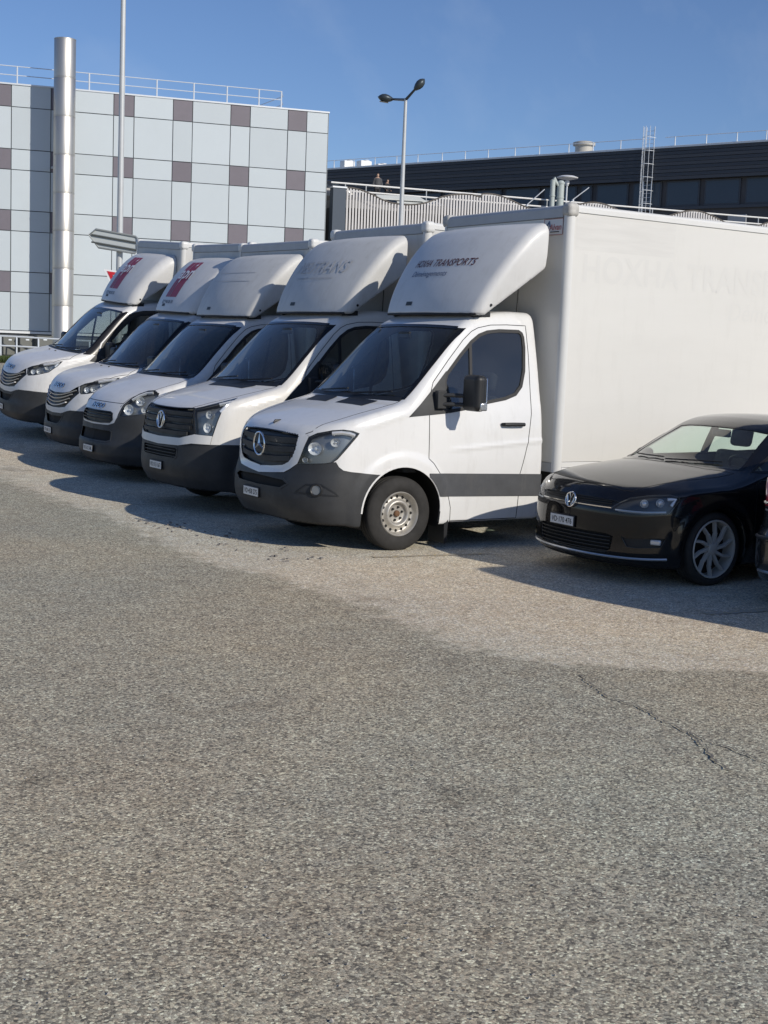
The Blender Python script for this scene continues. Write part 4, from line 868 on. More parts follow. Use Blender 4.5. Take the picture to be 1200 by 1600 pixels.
def make_car(name,kind,place,label,cat,f,L,h,wheels,WR,paint,SIDE,WS,HOOD,REAR=None,cuts=None,R=.318):
    x0,y0,z0,ya=place; root=empty(name,(x0,y0,z0),(0,0,math.radians(ya))); tag(root,label,cat)
    top=2.75 if kind=='van' else 1.75
    S=Shell(f,(-.2,-1.02,.1),(L+.15,1.02,top),h); XC=1.2; WM=wrap_map(XC)
    ar=.37 if kind=='van' else (.352 if kind=='golf' else .355)
    for wx in wheels: S.cut('arch',arch_poly(wx,R,ar),side_map,lambda c,n:(np.abs(c[:,1])>.55)&(c[:,2]<.95))
    S.where('under',lambda c,n:(n[:,2]<-.7)&(c[:,2]<.3),['body'])
    S.cut('windscreen',WS,front_map,lambda c,n:(n[:,0]<-.2)&(c[:,0]>.75)&(c[:,0]<2.3),['body'])
    for s in (-1,1):
        mk=lambda c,n,s=s:(c[:,1]*s>.35)&(np.abs(n[:,1])>.3)
        S.cut('side%d'%s,SIDE,side_map,mk,['body'])
    if REAR: S.cut('rear_glass',REAR,front_map,lambda c,n:(n[:,0]>.2)&(c[:,0]>L*.7),['body'])
    hp=HOOD+[(a,-b) for a,b in reversed(HOOD[:-1])]
    S.cut('hood',hp,top_map,lambda c,n:(n[:,2]>.3)&(c[:,0]<1.5),['body'])
    if cuts: cuts(S,WM)
    soup('body',S.part('body'),f,paint,root,lining=lining,thick=.02); soup('hood',S.part('hood'),f,paint,root)
    [wheel_housing(root,wx,R,ar+.015,.55,.86,gapm) for wx in wheels]
    for wx in wheels:
        for s in (-1,1): ribbon('arch_lip',f,on_side(f,dens(arch_poly(wx,R,ar)[:28],.03,False),s),.012,paint,root,lift=.003,closed=False)
    soup('underbody',S.part('under'),f,gapm,root)
    w=soup('windscreen',S.part('windscreen'),f,carglass,root,off=-.003); ribbon('windscreen_border',f,on_front(f,dens(WS,.04)),.03,frit,w,lift=.0012)
    for s in (-1,1):
        g=soup('side_window',S.part('side%d'%s),f,carglass if kind!='van' else sideg,root,off=-.003); ribbon('window_trim',f,on_side(f,dens(SIDE,.04),s),.026,seal,g,lift=.003)
    if REAR: g=soup('rear_window',S.part('rear_glass'),f,sideg,root,off=-.003)
    ribbon('hood_gap',f,on_top(f,dens([p for p in hp if p[0]>.12],.04,False),1.9),.007,gapm,root,lift=.001,closed=False)
    for x in wheels:
        for s in (-1,1): wheel(root,x,s*(.875 if kind!='van' else .925),R,s,R=R,W=.22,style='alloy' if kind!='van' else 'steel',rim_m=gunmetal)
    return root,S,XC
def car_interior(root,dx=0,dz=0,w=.66):
    MB().prism([(1.05+dx,.90+dz),(1.35+dx,.955+dz),(1.60+dx,.94+dz),(1.66+dx,.86+dz),(1.60+dx,.5+dz),(1.2+dx,.5+dz)],lambda u,v,wd:(u,wd,v),-w,w).build('dashboard',dashm,root,bev=.02)
    for x in (2.05+dx,2.95+dx):
        for y in (-.36,.36): rect_seat(root,x,y,z0=.40+dz,w=.50,hb=.52)
    steering(root,1.75+dx,-.36,.92+dz,.18)
    MB().box((1.78+dx,0,1.235+dz),(.03,.22,.07)).build('rear_view_mirror',plast2,root,bev=.01)
    MB().bb(1.3,3.7,-.75,.75,.22,.26).build('cabin_floor',lining,root)
# ---- black hatchback
G_SIDE=[(1.36,.957),(1.55,1.06),(1.75,1.165),(2.0,1.275),(2.2,1.30),(2.5,1.322),(2.85,1.322),(3.2,1.30),(3.5,1.235),(3.66,1.10),(3.6,1.03),(3.4,.995),(2.5,.968)]
G_WS=[(-.70,.962),(-.5,.978),(-.25,.988),(0,.99),(.25,.988),(.5,.978),(.70,.962),(.655,1.06),(.60,1.17),(.55,1.272),(.4,1.290),(.2,1.300),(0,1.303),(-.2,1.300),(-.4,1.290),(-.55,1.272),(-.60,1.17),(-.655,1.06)]
G_HOOD=[(.135,0),(.145,-.25),(.175,-.45),(.205,-.535),(.33,-.60),(.6,-.665),(.95,-.705),(1.215,-.71),(1.06,-.5),(.985,-.25),(.965,0)]
G_HOOD=[(.145,0)][0:0]+[(.135,-.0001),(.145,-.25),(.175,-.45),(.205,-.535),(.33,-.60),(.6,-.665),(.95,-.705),(1.215,-.71),(1.06,-.5),(.985,-.25),(.965,0)]
HLG=[(-.36,.640),(-.42,.695),(-.494,.742),(-.62,.772),(-.775,.785),(-.835,.77),(-.855,.742),(-.825,.70),(-.79,.645),(-.765,.622),(-.62,.612),(-.454,.612)]
GRG=sym([(0,.715),(-.20,.714),(-.36,.708),(-.42,.695),(-.36,.640),(-.20,.634),(0,.632)])
INTG=sym([(0,.428),(-.34,.428),(-.40,.41),(-.385,.30),(-.34,.262),(0,.25)])
FOGG=[(-.455,.42),(-.50,.405),(-.72,.422),(-.765,.415),(-.735,.345),(-.56,.33),(-.50,.335)]
def gcuts(S,WM):
    fr=lambda c,n:c[:,0]<.7
    S.cut('grille',GRG,WM,fr,['body','hood']); S.cut('intake',INTG,WM,fr,['body'])
    for s,q in ((-1,HLG),(1,mir(HLG))): S.cut('hl%d'%s,q,WM,fr,['body','hood','grille'])
    for s,q in ((-1,FOGG),(1,mir(FOGG))): S.cut('fog',q,WM,fr,['body'])
golf,SG,XC=make_car('hatchback_car','golf',(1.663,-1.6,0,0),'glossy black hatchback with round badge, parked beside the nearest white truck','car',golf_f,4.255,.026,(.87,3.505),.318,blackp,G_SIDE,G_WS,G_HOOD,[(-.50,1.02),(.50,1.02),(.44,1.28),(-.44,1.28)],gcuts)
f=golf_f
def garc(z,th,n=25,zz=0): t=np.linspace(-th,th,n); return on_wrap(f,np.stack([t,np.full(n,z)+zz*np.abs(t)],1),XC)
g=soup('grille',SG.part('grille'),f,plast2,golf,off=-.018)
for z in (.695,.676): sweep('grille_slat',f,garc(z,.36),.007,-.016,-.001,plast2,g)
sweep('chrome_strip',f,garc(.645,.37),.010,-.012,.004,chrome,g)
vw_emblem(golf,.002,0,.668,.062,.18)
it=soup('lower_intake',SG.part('intake'),f,gapm,golf,off=-.03)
for z in (.40,.37,.34,.31,.28): sweep('intake_slat',f,garc(z,.375),.008,-.028,-.004,plast2,it)
both('fog_recess',SG.part('fog'),f,plast2,golf,off=-.02)
for s in (-1,1):
    q=HLG if s<0 else mir(HLG); hs=soup('headlight',SG.part('hl%d'%s),f,mat('dark_lamp_housing',(.05,.052,.056),.3,metal=.3),golf,off=-.05); soup('lens',SG.part('hl%d'%s),f,clear,hs,off=.001)
    for th,z,r in ((.60,.70,.030),(.71,.712,.030)):
        c=on_wrap(f,[(s*th,z)],XC)[0]; gg=grad(f,c[None])[0]; gg[2]*=.3; gg/=np.linalg.norm(gg); a=np.cross(gg,[0,0,1]); a/=np.linalg.norm(a); b=np.cross(a,gg); c=c-gg*.012; V=[];F=[];n=18
        for rr,dd in ((1.15,0),(1.0,.004),(.9,-.006),(.6,.012),(0,.018)):
            for j in range(n): t=2*math.pi*j/n; V.append(c+gg*dd+rr*r*(a*math.cos(t)+b*math.sin(t)))
        for i in range(4):
            for j in range(n): F.append((i*n+j,i*n+(j+1)%n,(i+1)*n+(j+1)%n,(i+1)*n+j))
        raw('projector',V,F,lampgrey,hs,True,None,40)
    st=on_wrap(f,dens([(s*.40,.632),(s*.60,.630),(s*.755,.638)],.03,False),XC); gg=grad(f,st); MB().tube(st-gg*.010,.010,6).build('light_strip',lampgrey,hs)
    st=on_wrap(f,dens([(s*.76,.745),(s*.82,.748),(s*.79,.69)],.03,False),XC); gg=grad(f,st); MB().tube(st-gg*.010,.013,6).build('reflector',lampwhite,hs)
    c=on_wrap(f,[(s*.69,.385)],XC)[0]; fl=MB().box(c+np.array([.01,0,0]),(.03,.09,.045),Matrix.Rotation(s*-.55,3,'Z')).build('fog_lamp',lampgrey,golf,bev=.01)
    dl=dens([(1.318,.30),(1.31,.60),(1.315,.85),(1.33,.945)],.03,False); ribbon('door_gap',f,on_side(f,dl,s),.006,gapm,golf,lift=.001,closed=False)
    dl=dens([(2.40,.30),(2.42,.60),(2.43,.95)],.03,False); ribbon('door_gap',f,on_side(f,dl,s),.006,gapm,golf,lift=.001,closed=False)
    dl=dens([(2.44,.97),(2.42,1.315)],.03,False); ribbon('door_pillar',f,on_side(f,dl,s),.10,seal,golf,lift=.004,closed=False)
    mo=mirror_housing(f,golf,1.70,s*.905,.965,.09,.20,.125,s,blackp); MB().tube([(1.56,s*.80,.93),(1.60,s*.88,.935)],.025,8).build('mirror_arm',plast2,mo)
    dl=dens([(.50,.615),(.535,.60),(.555,.55)],.03,False); ribbon('bumper_gap',f,on_side(f,dens([(.40,.60),(.53,.60)],.03,False),s),.006,gapm,golf,lift=.001,closed=False)
    tl=on_side(f,[(4.02,.86)],s)[0]; MB().box(tl-np.array([0,s*.03,0]),(.22,.06,.13)).build('tail_lamp',redlens,golf,bev=.02)
lip=on_wrap(f,np.stack([np.linspace(-.78,.78,41),.232+.012*np.abs(np.linspace(-1,1,41))**2],1),XC); MB().tube(lip+np.array([-.004,0,0]),.011,6).build('chin_trim',silver,golf)
for y0_,y1_ in ((.50,.02),(-.05,-.52)):
    a=on_front(f,[(y0_,1.0),((y0_+y1_)/2,1.008),(y1_,1.012)]); MB().tube(a+np.array([-.015,0,.010]),.007,6).build('wiper',plast2,golf)
plate(golf,on_front(f,[(.085,.482)])[0][0]-.012,.085,.482,'VD·170 476',.30,.08)
car_interior(golf)
# ---- dark car whose tail shows at the right edge
P_SIDE=[(1.30,1.03),(1.6,1.25),(1.9,1.42),(2.2,1.48),(2.8,1.50),(3.4,1.46),(3.75,1.38),(3.80,1.22),(3.5,1.12),(2.5,1.06)]
P_WS=[(-.70,1.06),(0,1.085),(.70,1.06),(.58,1.44),(.3,1.49),(0,1.50),(-.3,1.49),(-.58,1.44)]
P_HOOD=[(.10,-.0001),(.12,-.25),(.20,-.53),(.6,-.665),(1.2,-.70),(1.05,-.4),(1.0,0)]
P_TAIL=[(3.86,.80),(4.05,.775),(4.30,.79),(4.30,.98),(4.10,1.03),(3.95,.98)]
def pcuts(S,WM):
    for s in (-1,1):
        mk=lambda c,n,s=s:(c[:,1]*s>.52)&(c[:,0]>3.6)
        S.cut('tail%d'%s,P_TAIL,side_map,mk,['body'])
    S.cut('bumper',[(3.0,.1),(4.5,.1),(4.5,.62),(3.86,.60)],side_map,lambda c,n:c[:,0]>3.86,['body'])
PX,PY=2.22+4.27,-3.85
peug,SP,_=make_car('estate_car','peugeot',(PX,PY,0,180),'dark car seen from behind at the right edge, beside the black hatchback','car',peugeot_f,4.27,.028,(.87,3.50),.32,greyp2,P_SIDE,P_WS,P_HOOD,[(-.60,1.10),(.60,1.10),(.50,1.44),(-.50,1.44)],pcuts,R=.32)
f=peugeot_f
soup('bumper',SP.part('bumper'),f,greyp2,peug,off=.012)
def on_back(pts): p=np.array(pts); return rays(f,np.stack([np.full(len(p),5.0),p[:,0],p[:,1]],1),np.tile([-1,0,0],(len(p),1)),0,2,300)
for s in (-1,1):
    tl=soup('tail_lamp',SP.part('tail%d'%s),f,redlens,peug,off=.006)
    c=on_back([(s*.70,.86),(s*.74,.93),(s*.76,.99)]); MB().tube(c+np.array([.006,0,0]),.022,8).build('inner_lens',pinklens,tl)
    c=on_back([(s*.66,.81),(s*.70,.795),(s*.75,.80)]); MB().tube(c+np.array([.008,0,0]),.012,8).build('reverse_lamp',chrome,tl)
ribbon('tailgate_gap',f,on_back(dens([(-.62,.665),(.62,.665)],.03,False)),.007,gapm,peug,lift=.001,closed=False)
ribbon('tailgate_trim',f,on_back(dens([(-.72,.745),(.72,.745)],.03,False)),.012,silver,peug,lift=.004,closed=False)
lettering('lettering','PEUGEOT',lambda u,v:on_back(np.stack([-.48+u,.70+v],1))+np.array([.004,0,0]),.035,silver,peug,bold=.02,width=.34)
st=on_back(dens([(-.84,.53),(-.4,.545),(.4,.545),(.84,.53)],.05,False)); MB().tube(st+np.array([.018,0,0]),.014,6).build('bumper_strip',plast,peug)
st=on_back(dens([(-.70,.27),(.70,.27)],.05,False)); MB().tube(st+np.array([.016,0,0]),.012,6).build('bumper_trim',silver,peug)
car_interior(peug,0,.12)
# ---- van beyond it (outside the picture, its shadow lies across the bay)
V_SIDE=[(1.0,1.26),(1.3,1.55),(1.6,1.75),(2.05,1.80),(2.1,1.30)]
V_WS=[(-.80,1.27),(0,1.29),(.80,1.27),(.68,1.80),(0,1.86),(-.68,1.80)]
van,_,_=make_car('panel_van','van',(2.14+4.9,-6.08,0,180),'tall grey panel van parked right of the dark car, outside the photograph','van',transporter_f,4.9,.05,(.92,3.92),.33,mat('grey_van_paint',(.30,.31,.32),.35,coat=.5),V_SIDE,V_WS,[(.05,-.0001),(.1,-.3),(.3,-.6),(.85,-.75),(.80,0)],R=.33)
# ================================================================ ground
def gz(y):
    ks=np.array([-1e4,5,8.5,12,13.5,18,1e4]); sl=np.array([0,0,.022,.063,.063,0,0]); yy=np.asarray(y,float)
    Y=np.linspace(4,20,400); Z=np.concatenate([[0],np.cumsum(np.interp((Y[1:]+Y[:-1])/2,ks,sl)*np.diff(Y))]); return np.interp(yy,Y,Z)
ROADC=((.455,.440,.370),104,.85,.13,(.9,.87,.84)); asphalt=stone_mat('asphalt_aggregate',*ROADC[:4],.25,ROADC[4])
bay_m=stone_mat('bay_aggregate',(.72,.68,.575),96,.60,.10,.25,(.88,.83,.78),second=ROADC)
ys=np.concatenate([[-300,-100,-40],np.linspace(-16,4,6),np.linspace(5,19,29),[25,40,60,90,150,320]]); xs=np.array([-320,-60,-20,-8,-2,4,10,25,60,320.])
V=[(x,y,gz(y)) for y in ys for x in xs]; nx=len(xs); F=[(j*nx+i,j*nx+i+1,(j+1)*nx+i+1,(j+1)*nx+i) for j in range(len(ys)-1) for i in range(nx-1)]
road=tag(raw('road',V,F,asphalt,None,True),kind='structure')
# lighter surfacing of the parking bays; its edge wanders
edge=[(-.5,17.5),(-.5,14),(-.55,10),(-.62,6),(-.7,3),(-.82,1),(-.88,-.03),(-.78,-.5),(-.66,-.85),(-.62,-1.5),(-.62,-2.24),(-.74,-2.9),(-.84,-3.5),(-.74,-3.85),(-.57,-4.09),(-.1,-4.5),(.55,-4.84),(1.0,-5.6),(1.1,-8)]
E_=dens(edge,.05,False); rng=np.random.default_rng(3); nz_=np.cumsum(rng.normal(0,.008,len(E_))); nz_-=np.linspace(nz_[0],nz_[-1],len(nz_)); E_[:,0]+=nz_+rng.normal(0,.006,len(E_))
n=len(E_); cols_=((-.55,0.0),(0.0,.5),(.45,1.0),(9.5,1.0)); V=[];A_=[]
for dx,wt in cols_:
    for (x,y) in E_: V.append(((x+dx) if dx<9 else 9.5,y,gz(y)+(.0006 if dx<0 else .004))); A_.append(wt*min(1,max(0,(y+8)/.8))*min(1,max(0,(17.5-y)/2)))
bay=tag(raw('parking_bay',V,[(j*n+i,j*n+i+1,(j+1)*n+i+1,(j+1)*n+i) for j in range(3) for i in range(n-1)],bay_m,None,False),kind='structure')
ia=bay.data.attributes.new('inside','FLOAT','POINT'); ia.data.foreach_set('value',A_)
def flat_strip(name,pts,wd,m,parent,z=.004,jit=.0,seed=1):
    p=dens(pts,.03,False); r=np.random.default_rng(seed); k=len(p); t=np.gradient(p,axis=0); t/=np.linalg.norm(t,axis=1,keepdims=True); nn=np.stack([-t[:,1],t[:,0]],1)
    p=p+nn*np.cumsum(r.normal(0,jit,k))[:,None]*.6+nn*r.normal(0,jit*.6,k)[:,None]; w_=wd*np.clip(r.normal(1,.35 if jit else 0,k),.25,2)
    A=p+nn*w_[:,None]/2; B=p-nn*w_[:,None]/2; V=[(a[0],a[1],gz(a[1])+z) for a in A]+[(b[0],b[1],gz(b[1])+z) for b in B]
    o=raw(name,V,[(i+k,i+k+1,i+1,i) for i in range(k-1)],m,parent,False); return o
crackm=mat('crack_fill',(.15,.14,.125),.95); 
g0=lambda u,v:(lambda p:(p[0],p[1]))(CAM_C+(at(u,v,1)-CAM_C)*(CAM_C[2]/(-(at(u,v,1)-CAM_C)[2])))
flat_strip('crack',[g0(905,1055),g0(950,1090),g0(1010,1110),g0(1080,1145),g0(1200,1190),g0(1330,1240)],.009,crackm,road,.0085,.012,4)
flat_strip('crack',[g0(1080,1145),g0(1120,1190),g0(1150,1205)],.009,crackm,road,.009,.010,5)
# worn yellow bay marks: paint mostly gone, aggregate showing through
ym=bpy.data.materials.new('worn_yellow_paint'); ym.use_nodes=True; t=ym.node_tree; b=t.nodes['Principled BSDF']; b.inputs['Roughness'].default_value=.8
tcn=t.nodes.new('ShaderNodeTexCoord'); n_=t.nodes.new('ShaderNodeTexNoise'); n_.inputs['Scale'].default_value=45; n_.inputs['Detail'].default_value=5; r_=t.nodes.new('ShaderNodeValToRGB'); r_.color_ramp.elements[0].position=.5; r_.color_ramp.elements[1].position=.62
r_.color_ramp.elements[0].color=(.42,.38,.32,1); r_.color_ramp.elements[1].color=(.50,.38,.17,1); t.links.new(tcn.outputs['Object'],n_.inputs['Vector']); t.links.new(n_.outputs['Fac'],r_.inputs[0]); t.links.new(r_.outputs[0],b.inputs['Base Color'])
flat_strip('bay_line',[(.55,-.22),(1.75,-.40)],.07,ym,bay,.0085,.006,2); flat_strip('bay_line',[(1.55,-3.35),(2.4,-3.45)],.09,ym,bay,.0085,.006,3)
# broken asphalt lumps and a loose scrap by the front wheels
lump=MB(); rg=np.random.default_rng(5)
for i in range(60):
    y=rg.uniform(-.2,2.6); x=-.25+rg.normal(0,.16)-.1*(y>1.5); s=rg.uniform(.008,.026); lump.box((x,y,gz(y)+.004+s*.3),(s*1.6,s,s*.8),Matrix.Rotation(rg.uniform(0,3),3,'Z'))
lo_=lump.build('asphalt_crumbs',mat('asphalt_crumb',(.2,.185,.17),.9),bay,False); lo_['kind']='stuff'
# loose grit on the paving
gr_=MB(); rg=np.random.default_rng(21)
for i in range(260):
    u=rg.uniform(0,1200); v=rg.uniform(880,1600); x,y=g0(u,v); q=rg.uniform(.002,.0055)*(1 if rg.uniform()<.95 else 1.6); t_=rg.uniform(0,6.28); a=np.array([math.cos(t_),math.sin(t_),0])*q*1.5; b_=np.array([-math.sin(t_),math.cos(t_),0])*q; c=np.array([x,y,gz(y)+.004]); h_=np.array([0,0,q*1.1])
    gr_.add([c+a,c+b_,c-a,c-b_,c+h_+a*.3],[(0,1,4),(1,2,4),(2,3,4),(3,0,4)])
gro=gr_.build('loose_grit',mat('grit',(.42,.39,.34),.9,noise=.5,nscale=60),road,False); gro['kind']='stuff'
# ================================================================ panelled building
pan=mat('pale_blue_panel',(.50,.555,.59),.38,coat=.1,noise=.03,nscale=.5); pan2=mat('slate_purple_panel',(.165,.150,.175),.45,noise=.08,nscale=1.5)
for m_ in (pan,pan2):     # sheets differ a little from one another
    t=m_.node_tree; b_=t.nodes['Principled BSDF']; oi=t.nodes.new('ShaderNodeObjectInfo'); hs=t.nodes.new('ShaderNodeHueSaturation'); mr=t.nodes.new('ShaderNodeMapRange'); mr.inputs[3].default_value=.96; mr.inputs[4].default_value=1.05
    src=b_.inputs['Base Color'].links[0].from_socket; t.links.new(oi.outputs['Random'],mr.inputs[0]); t.links.new(mr.outputs[0],hs.inputs['Value']); t.links.new(src,hs.inputs['Color']); t.links.new(hs.outputs[0],b_.inputs['Base Color'])
joint=mat('panel_joint',(.10,.11,.12),.8); galv=mat('galvanised_steel',(.62,.65,.68),.4,metal=.3); rail_w=mat('pale_rail',(.66,.70,.74),.4,metal=.15); plinth=mat('dark_plinth',(.035,.037,.04),.7); concrete=mat('concrete',(.36,.35,.33),.85,noise=.15,nscale=2)
A0=at(0,130,77); A1=at(513,177,82.6); ZT=15.99; e=np.array([A1[0]-A0[0],A1[1]-A0[1],0]); EL=np.linalg.norm(e); e/=EL; nf=np.array([e[1],-e[0],0]);  # outward, to the viewer
bl=tag(empty('panelled_building',(A0[0],A0[1],.4)),'building clad in pale blue panels with a checker of slate squares','building')
def bw(s,d,z): return np.array([A0[0],A0[1],0])+e*s+nf*d+np.array([0,0,z])-np.array([A0[0],A0[1],.4])
def bbox(m,s0,s1,d0,d1,z0,z1):
    V=[bw(s,d,z) for s in (s0,s1) for d in (d0,d1) for z in (z0,z1)]; return m.add(V,[(0,1,3,2),(4,6,7,5),(0,4,5,1),(2,3,7,6),(0,2,6,4),(1,5,7,3)])
PX_=lambda u:(lambda a:EL*a)( (u/513.0)*77/( (u/513.0)*77+(1-u/513.0)*82.6) )   # column positions along the wall
cols=[18-94*2,18-94*2+31,18-94-2,18-94+30-2,-12,18,80,114,178,210,271,301.5,361,391.5,450.5,480,513.5]
cs=[PX_(c) for c in cols]
px_m=2097.28/77; zr=[15.99]
for dy in (34,65,32,63,32.5,64,32.5,61): zr.append(zr[-1]-dy/px_m*.995)
core=MB(); bbox(core,cs[0],cs[-1],-14,-.04,1.2,ZT-.02); core.build('wall_core',joint,bl,False)
for ci in range(len(cs)-1):
    for ri in range(8):
        narrow=ci%2==0; dark=narrow and ri%2==0
        g_=.024; dd_=float(RNG.uniform(-.012,.012)); m=MB(); bbox(m,cs[ci]+g_,cs[ci+1]-g_,-.04,.012+dd_,zr[ri+1]+g_,zr[ri]-g_); m.build('panel',pan2 if dark else pan,bl,False)
m=MB(); bbox(m,cs[0]-.05,cs[-1]+.06,-14.05,.06,ZT-.02,ZT+.07); m.build('coping',galv,bl,False)
m=MB(); bbox(m,cs[0],cs[-1],-.04,.10,zr[-1]-.16,zr[-1]-.03); m.build('base_sill',mat('white_sill',(.7,.72,.73),.5),bl,False)
m=MB(); bbox(m,cs[0],cs[-1],-13,-.12,.1,zr[-1]-.17); m.build('plinth',plinth,bl,False)
for s0 in (cs[0],cs[-1]-.15):
    m=MB(); bbox(m,cs[-1]-.001,cs[-1]+.03,-14,.0,1.0,ZT-.03); 
m.build('end_wall',mat('end_wall_grey',(.30,.33,.35),.6),bl,False)
# roof railing
rl=[]
for k,u in enumerate([-150,-75,-35,27,90,140,195,246,304,356,406,441]):
    s=PX_(u); m=MB(); m.tube([bw(s,-.35,ZT+.05),bw(s,-.35,ZT+1.10)],.045,6); m.build('railing_post',rail_w,bl)
for z in (ZT+.58,ZT+1.08):
    m=MB(); m.tube([bw(PX_(-150),-.35,z),bw(PX_(441),-.35,z),bw(PX_(452),-1.9,z),bw(PX_(430),-7,z)],.026,6); m.build('railing_rail',rail_w,bl)
# railing, grey cabinets and grass below it
D0=73.5
fr=tag(empty('ground_railing',tuple(at(20,556,D0))),'pale two-bar railing standing at the foot of the panelled building','railing'); fb=at(20,556,D0)
def fpt(u,v): return at(u,v,D0)-fb
for v in (526,541):
    m=MB(); m.tube([fpt(-60,v-3.6),fpt(26,v),fpt(150,v+7.5)],.05,6); m.build('railing_bar',rail_w,fr)
for u in (-40,1,26,60,100,140): m=MB(); m.tube([fpt(u,525+(u-20)*.06),fpt(u,558+(u-20)*.06)],.045,6); m.build('railing_post',rail_w,fr)
cabm=mat('grey_cabinet',(.13,.135,.125),.6)
for i,(u0,u1) in enumerate(((3,24),(29,52),(56,80))):
    a=at(u0,557,74.6); b_=at(u1,558.5,74.6); c=tag(empty('cabinet',tuple((a+b_)/2)),['grey box behind the railing at the left edge, just above the farthest truck hood','grey box behind the railing, middle of three','grey box behind the railing, rightmost of three'][i],'cabinet','boxes behind the railing')
    w_=np.linalg.norm(b_-a); MB().box((0,0,.62),(w_,.5,1.0)).build('case',cabm,c,bev=.02); MB().box((0,-.26,.95),(w_*.25,.03,.08)).build('handle',rail_w,c,bev=.01); MB().box((0,0,1.14),(w_+.06,.56,.05)).build('lid',cabm,c,bev=.01)
grassm=mat('grass_green',(.06,.085,.022),.9,noise=.4,nscale=.8)
gm=MB(); r5=np.random.default_rng(11)
P0=at(-60,567,66);P1=at(60,576,66)
for i in range(9000):
    a=r5.uniform(); b_=r5.uniform(); q=np.array([P0[0]+(P1[0]-P0[0])*a,P0[1]+(P1[1]-P0[1])*a])+nf[:2]*(b_*7-3.5); z=gz(q[1]); h_=r5.uniform(.08,.30); d_=r5.normal(0,.06,2); t_=r5.uniform(0,3.14); c_=np.array([math.cos(t_),math.sin(t_)])*.03
    gm.add([(q[0]-c_[0],q[1]-c_[1],z),(q[0]+c_[0],q[1]+c_[1],z),(q[0]+d_[0],q[1]+d_[1],z+h_)],[(0,1,2)])
tag(gm.build('grass_verge',grassm,None,False),'strip of mown grass in front of the panelled building','grass',kind='stuff')
gp=[P0[:2]-nf[:2]*3.6,P1[:2]-nf[:2]*3.6,P1[:2]+nf[:2]*3.6,P0[:2]+nf[:2]*3.6]; tag(raw('verge_ground',[(p[0],p[1],gz(p[1])+.02) for p in gp],[(0,3,2,1)],grassm,None,False),kind='structure')
# ---------------- stainless flue
stainless=mat('stainless_flue',(.56,.54,.50),.44,metal=.9,noise=.06,nscale=1.2,streak=(6,6,.05))
fc=at(99.5,300,77.0); fl=tag(empty('flue',(fc[0],fc[1],.4)),'tall stainless steel chimney pipe in front of the panelled building','chimney'); FR=.605
zt=at(101,68,77.0)[2]

zs=[.0]+[zt-.4-k*2.13 for k in range(7,-1,-1)]; zs=[z for z in zs if z>=0]
for i in range(len(zs)-1): MB().lathe([(zs[i]+.015,FR-.012),(zs[i]+.03,FR),(zs[i+1]-.03,FR),(zs[i+1]-.012,FR-.012)],(0,0,0),'z',48).build('pipe_section',stainless,fl)
MB().lathe([(zt-.42,FR-.015),(zt-.41,FR-.10),(zt-1.5,FR-.10)],(0,0,0),'z',32).build('pipe_mouth',mat('soot',(.03,.03,.03),.9),fl)
for z in zs[1:]: MB().lathe([(z-.035,FR+.004),(z-.03,FR+.012),(z+.03-.02,FR+.012),(z+.02,FR+.004)],(0,0,0),'z',48).build('joint_band',stainless,fl)
for z in (5,11): MB().bb(-.1,.1,-.0,2.0,z,z+.12).build('wall_bracket',galv,fl)
# ================================================================ car-park deck with wavy slat screen, dark hall behind
Dk0=at(515,284,86); Dk1=at(1200,343,97.3); dk=np.array([Dk1[0]-Dk0[0],Dk1[1]-Dk0[1],0]); DL=np.linalg.norm(dk); dk/=DL; dn=np.array([dk[1],-dk[0],0]); ZR=12.22
def dpt(s,d,z): return np.array([Dk0[0],Dk0[1],0])+dk*s+dn*d+np.array([0,0,z])
def s_of(u):    # pixel column -> distance along the deck line
    a,b=-4.0,90.0
    def uu(s): q=dpt(s,0,ZR)-CAM_C; w_=q@_fw; return 600+CAM_F*(q@_r)/w_
    for _ in range(50):
        c=(a+b)/2
        if uu(c)<u: a=c
        else: b=c
    return (a+b)/2
def z_of(s,d,v):   # height on that line seen at pixel row v
    p0=dpt(s,d,0); lo_,hi_=0,30
    for _ in range(50):
        c=(lo_+hi_)/2; q=p0+np.array([0,0,c])-CAM_C; w_=q@_fw
        if 800-CAM_F*(q@_u)/w_>v: lo_=c
        else: hi_=c
    return (lo_+hi_)/2
dkm=mat('deck_concrete',(.22,.22,.22),.85,noise=.1,nscale=1)
deck=tag(empty('parking_deck',tuple(dpt(0,0,0))),'raised concrete parking deck behind the wavy slat screen','parking deck'); o0=dpt(0,0,0)
def dbox(m,s0,s1,d0,d1,z0,z1):
    V=[dpt(s,d,z)-o0 for s in (s0,s1) for d in (d0,d1) for z in (z0,z1)]; return m.add(V,[(0,1,3,2),(4,6,7,5),(0,4,5,1),(2,3,7,6),(0,2,6,4),(1,5,7,3)])
dbox(MB(),.3,66,-14,0,ZR-1.55,ZR-1.05).build('slab',dkm,deck,False); dbox(MB(),.3,66,-13.5,-.6,.2,ZR-1.55).build('under_deck_wall',mat('under_deck_dark',(.05,.052,.055),.8),deck,False)
whiter=mat('white_rail_paint',(.80,.80,.78),.4); slatm=mat('white_slat',(.56,.55,.55),.5,noise=.06,nscale=1); capc=mat('bronze_cap',(.10,.09,.08),.6)
pr_=tag(empty('deck_railing',tuple(dpt(0,-.3,ZR-1.05))),'white two-bar railing along the edge of the parking deck','railing'); o1=dpt(0,-.3,ZR-1.05)
for z in (ZR,ZR-.46): MB().tube([dpt(.2,-.3,z)-o1,dpt(66,-.3,z)-o1],.055,6).build('railing_bar',whiter,pr_)
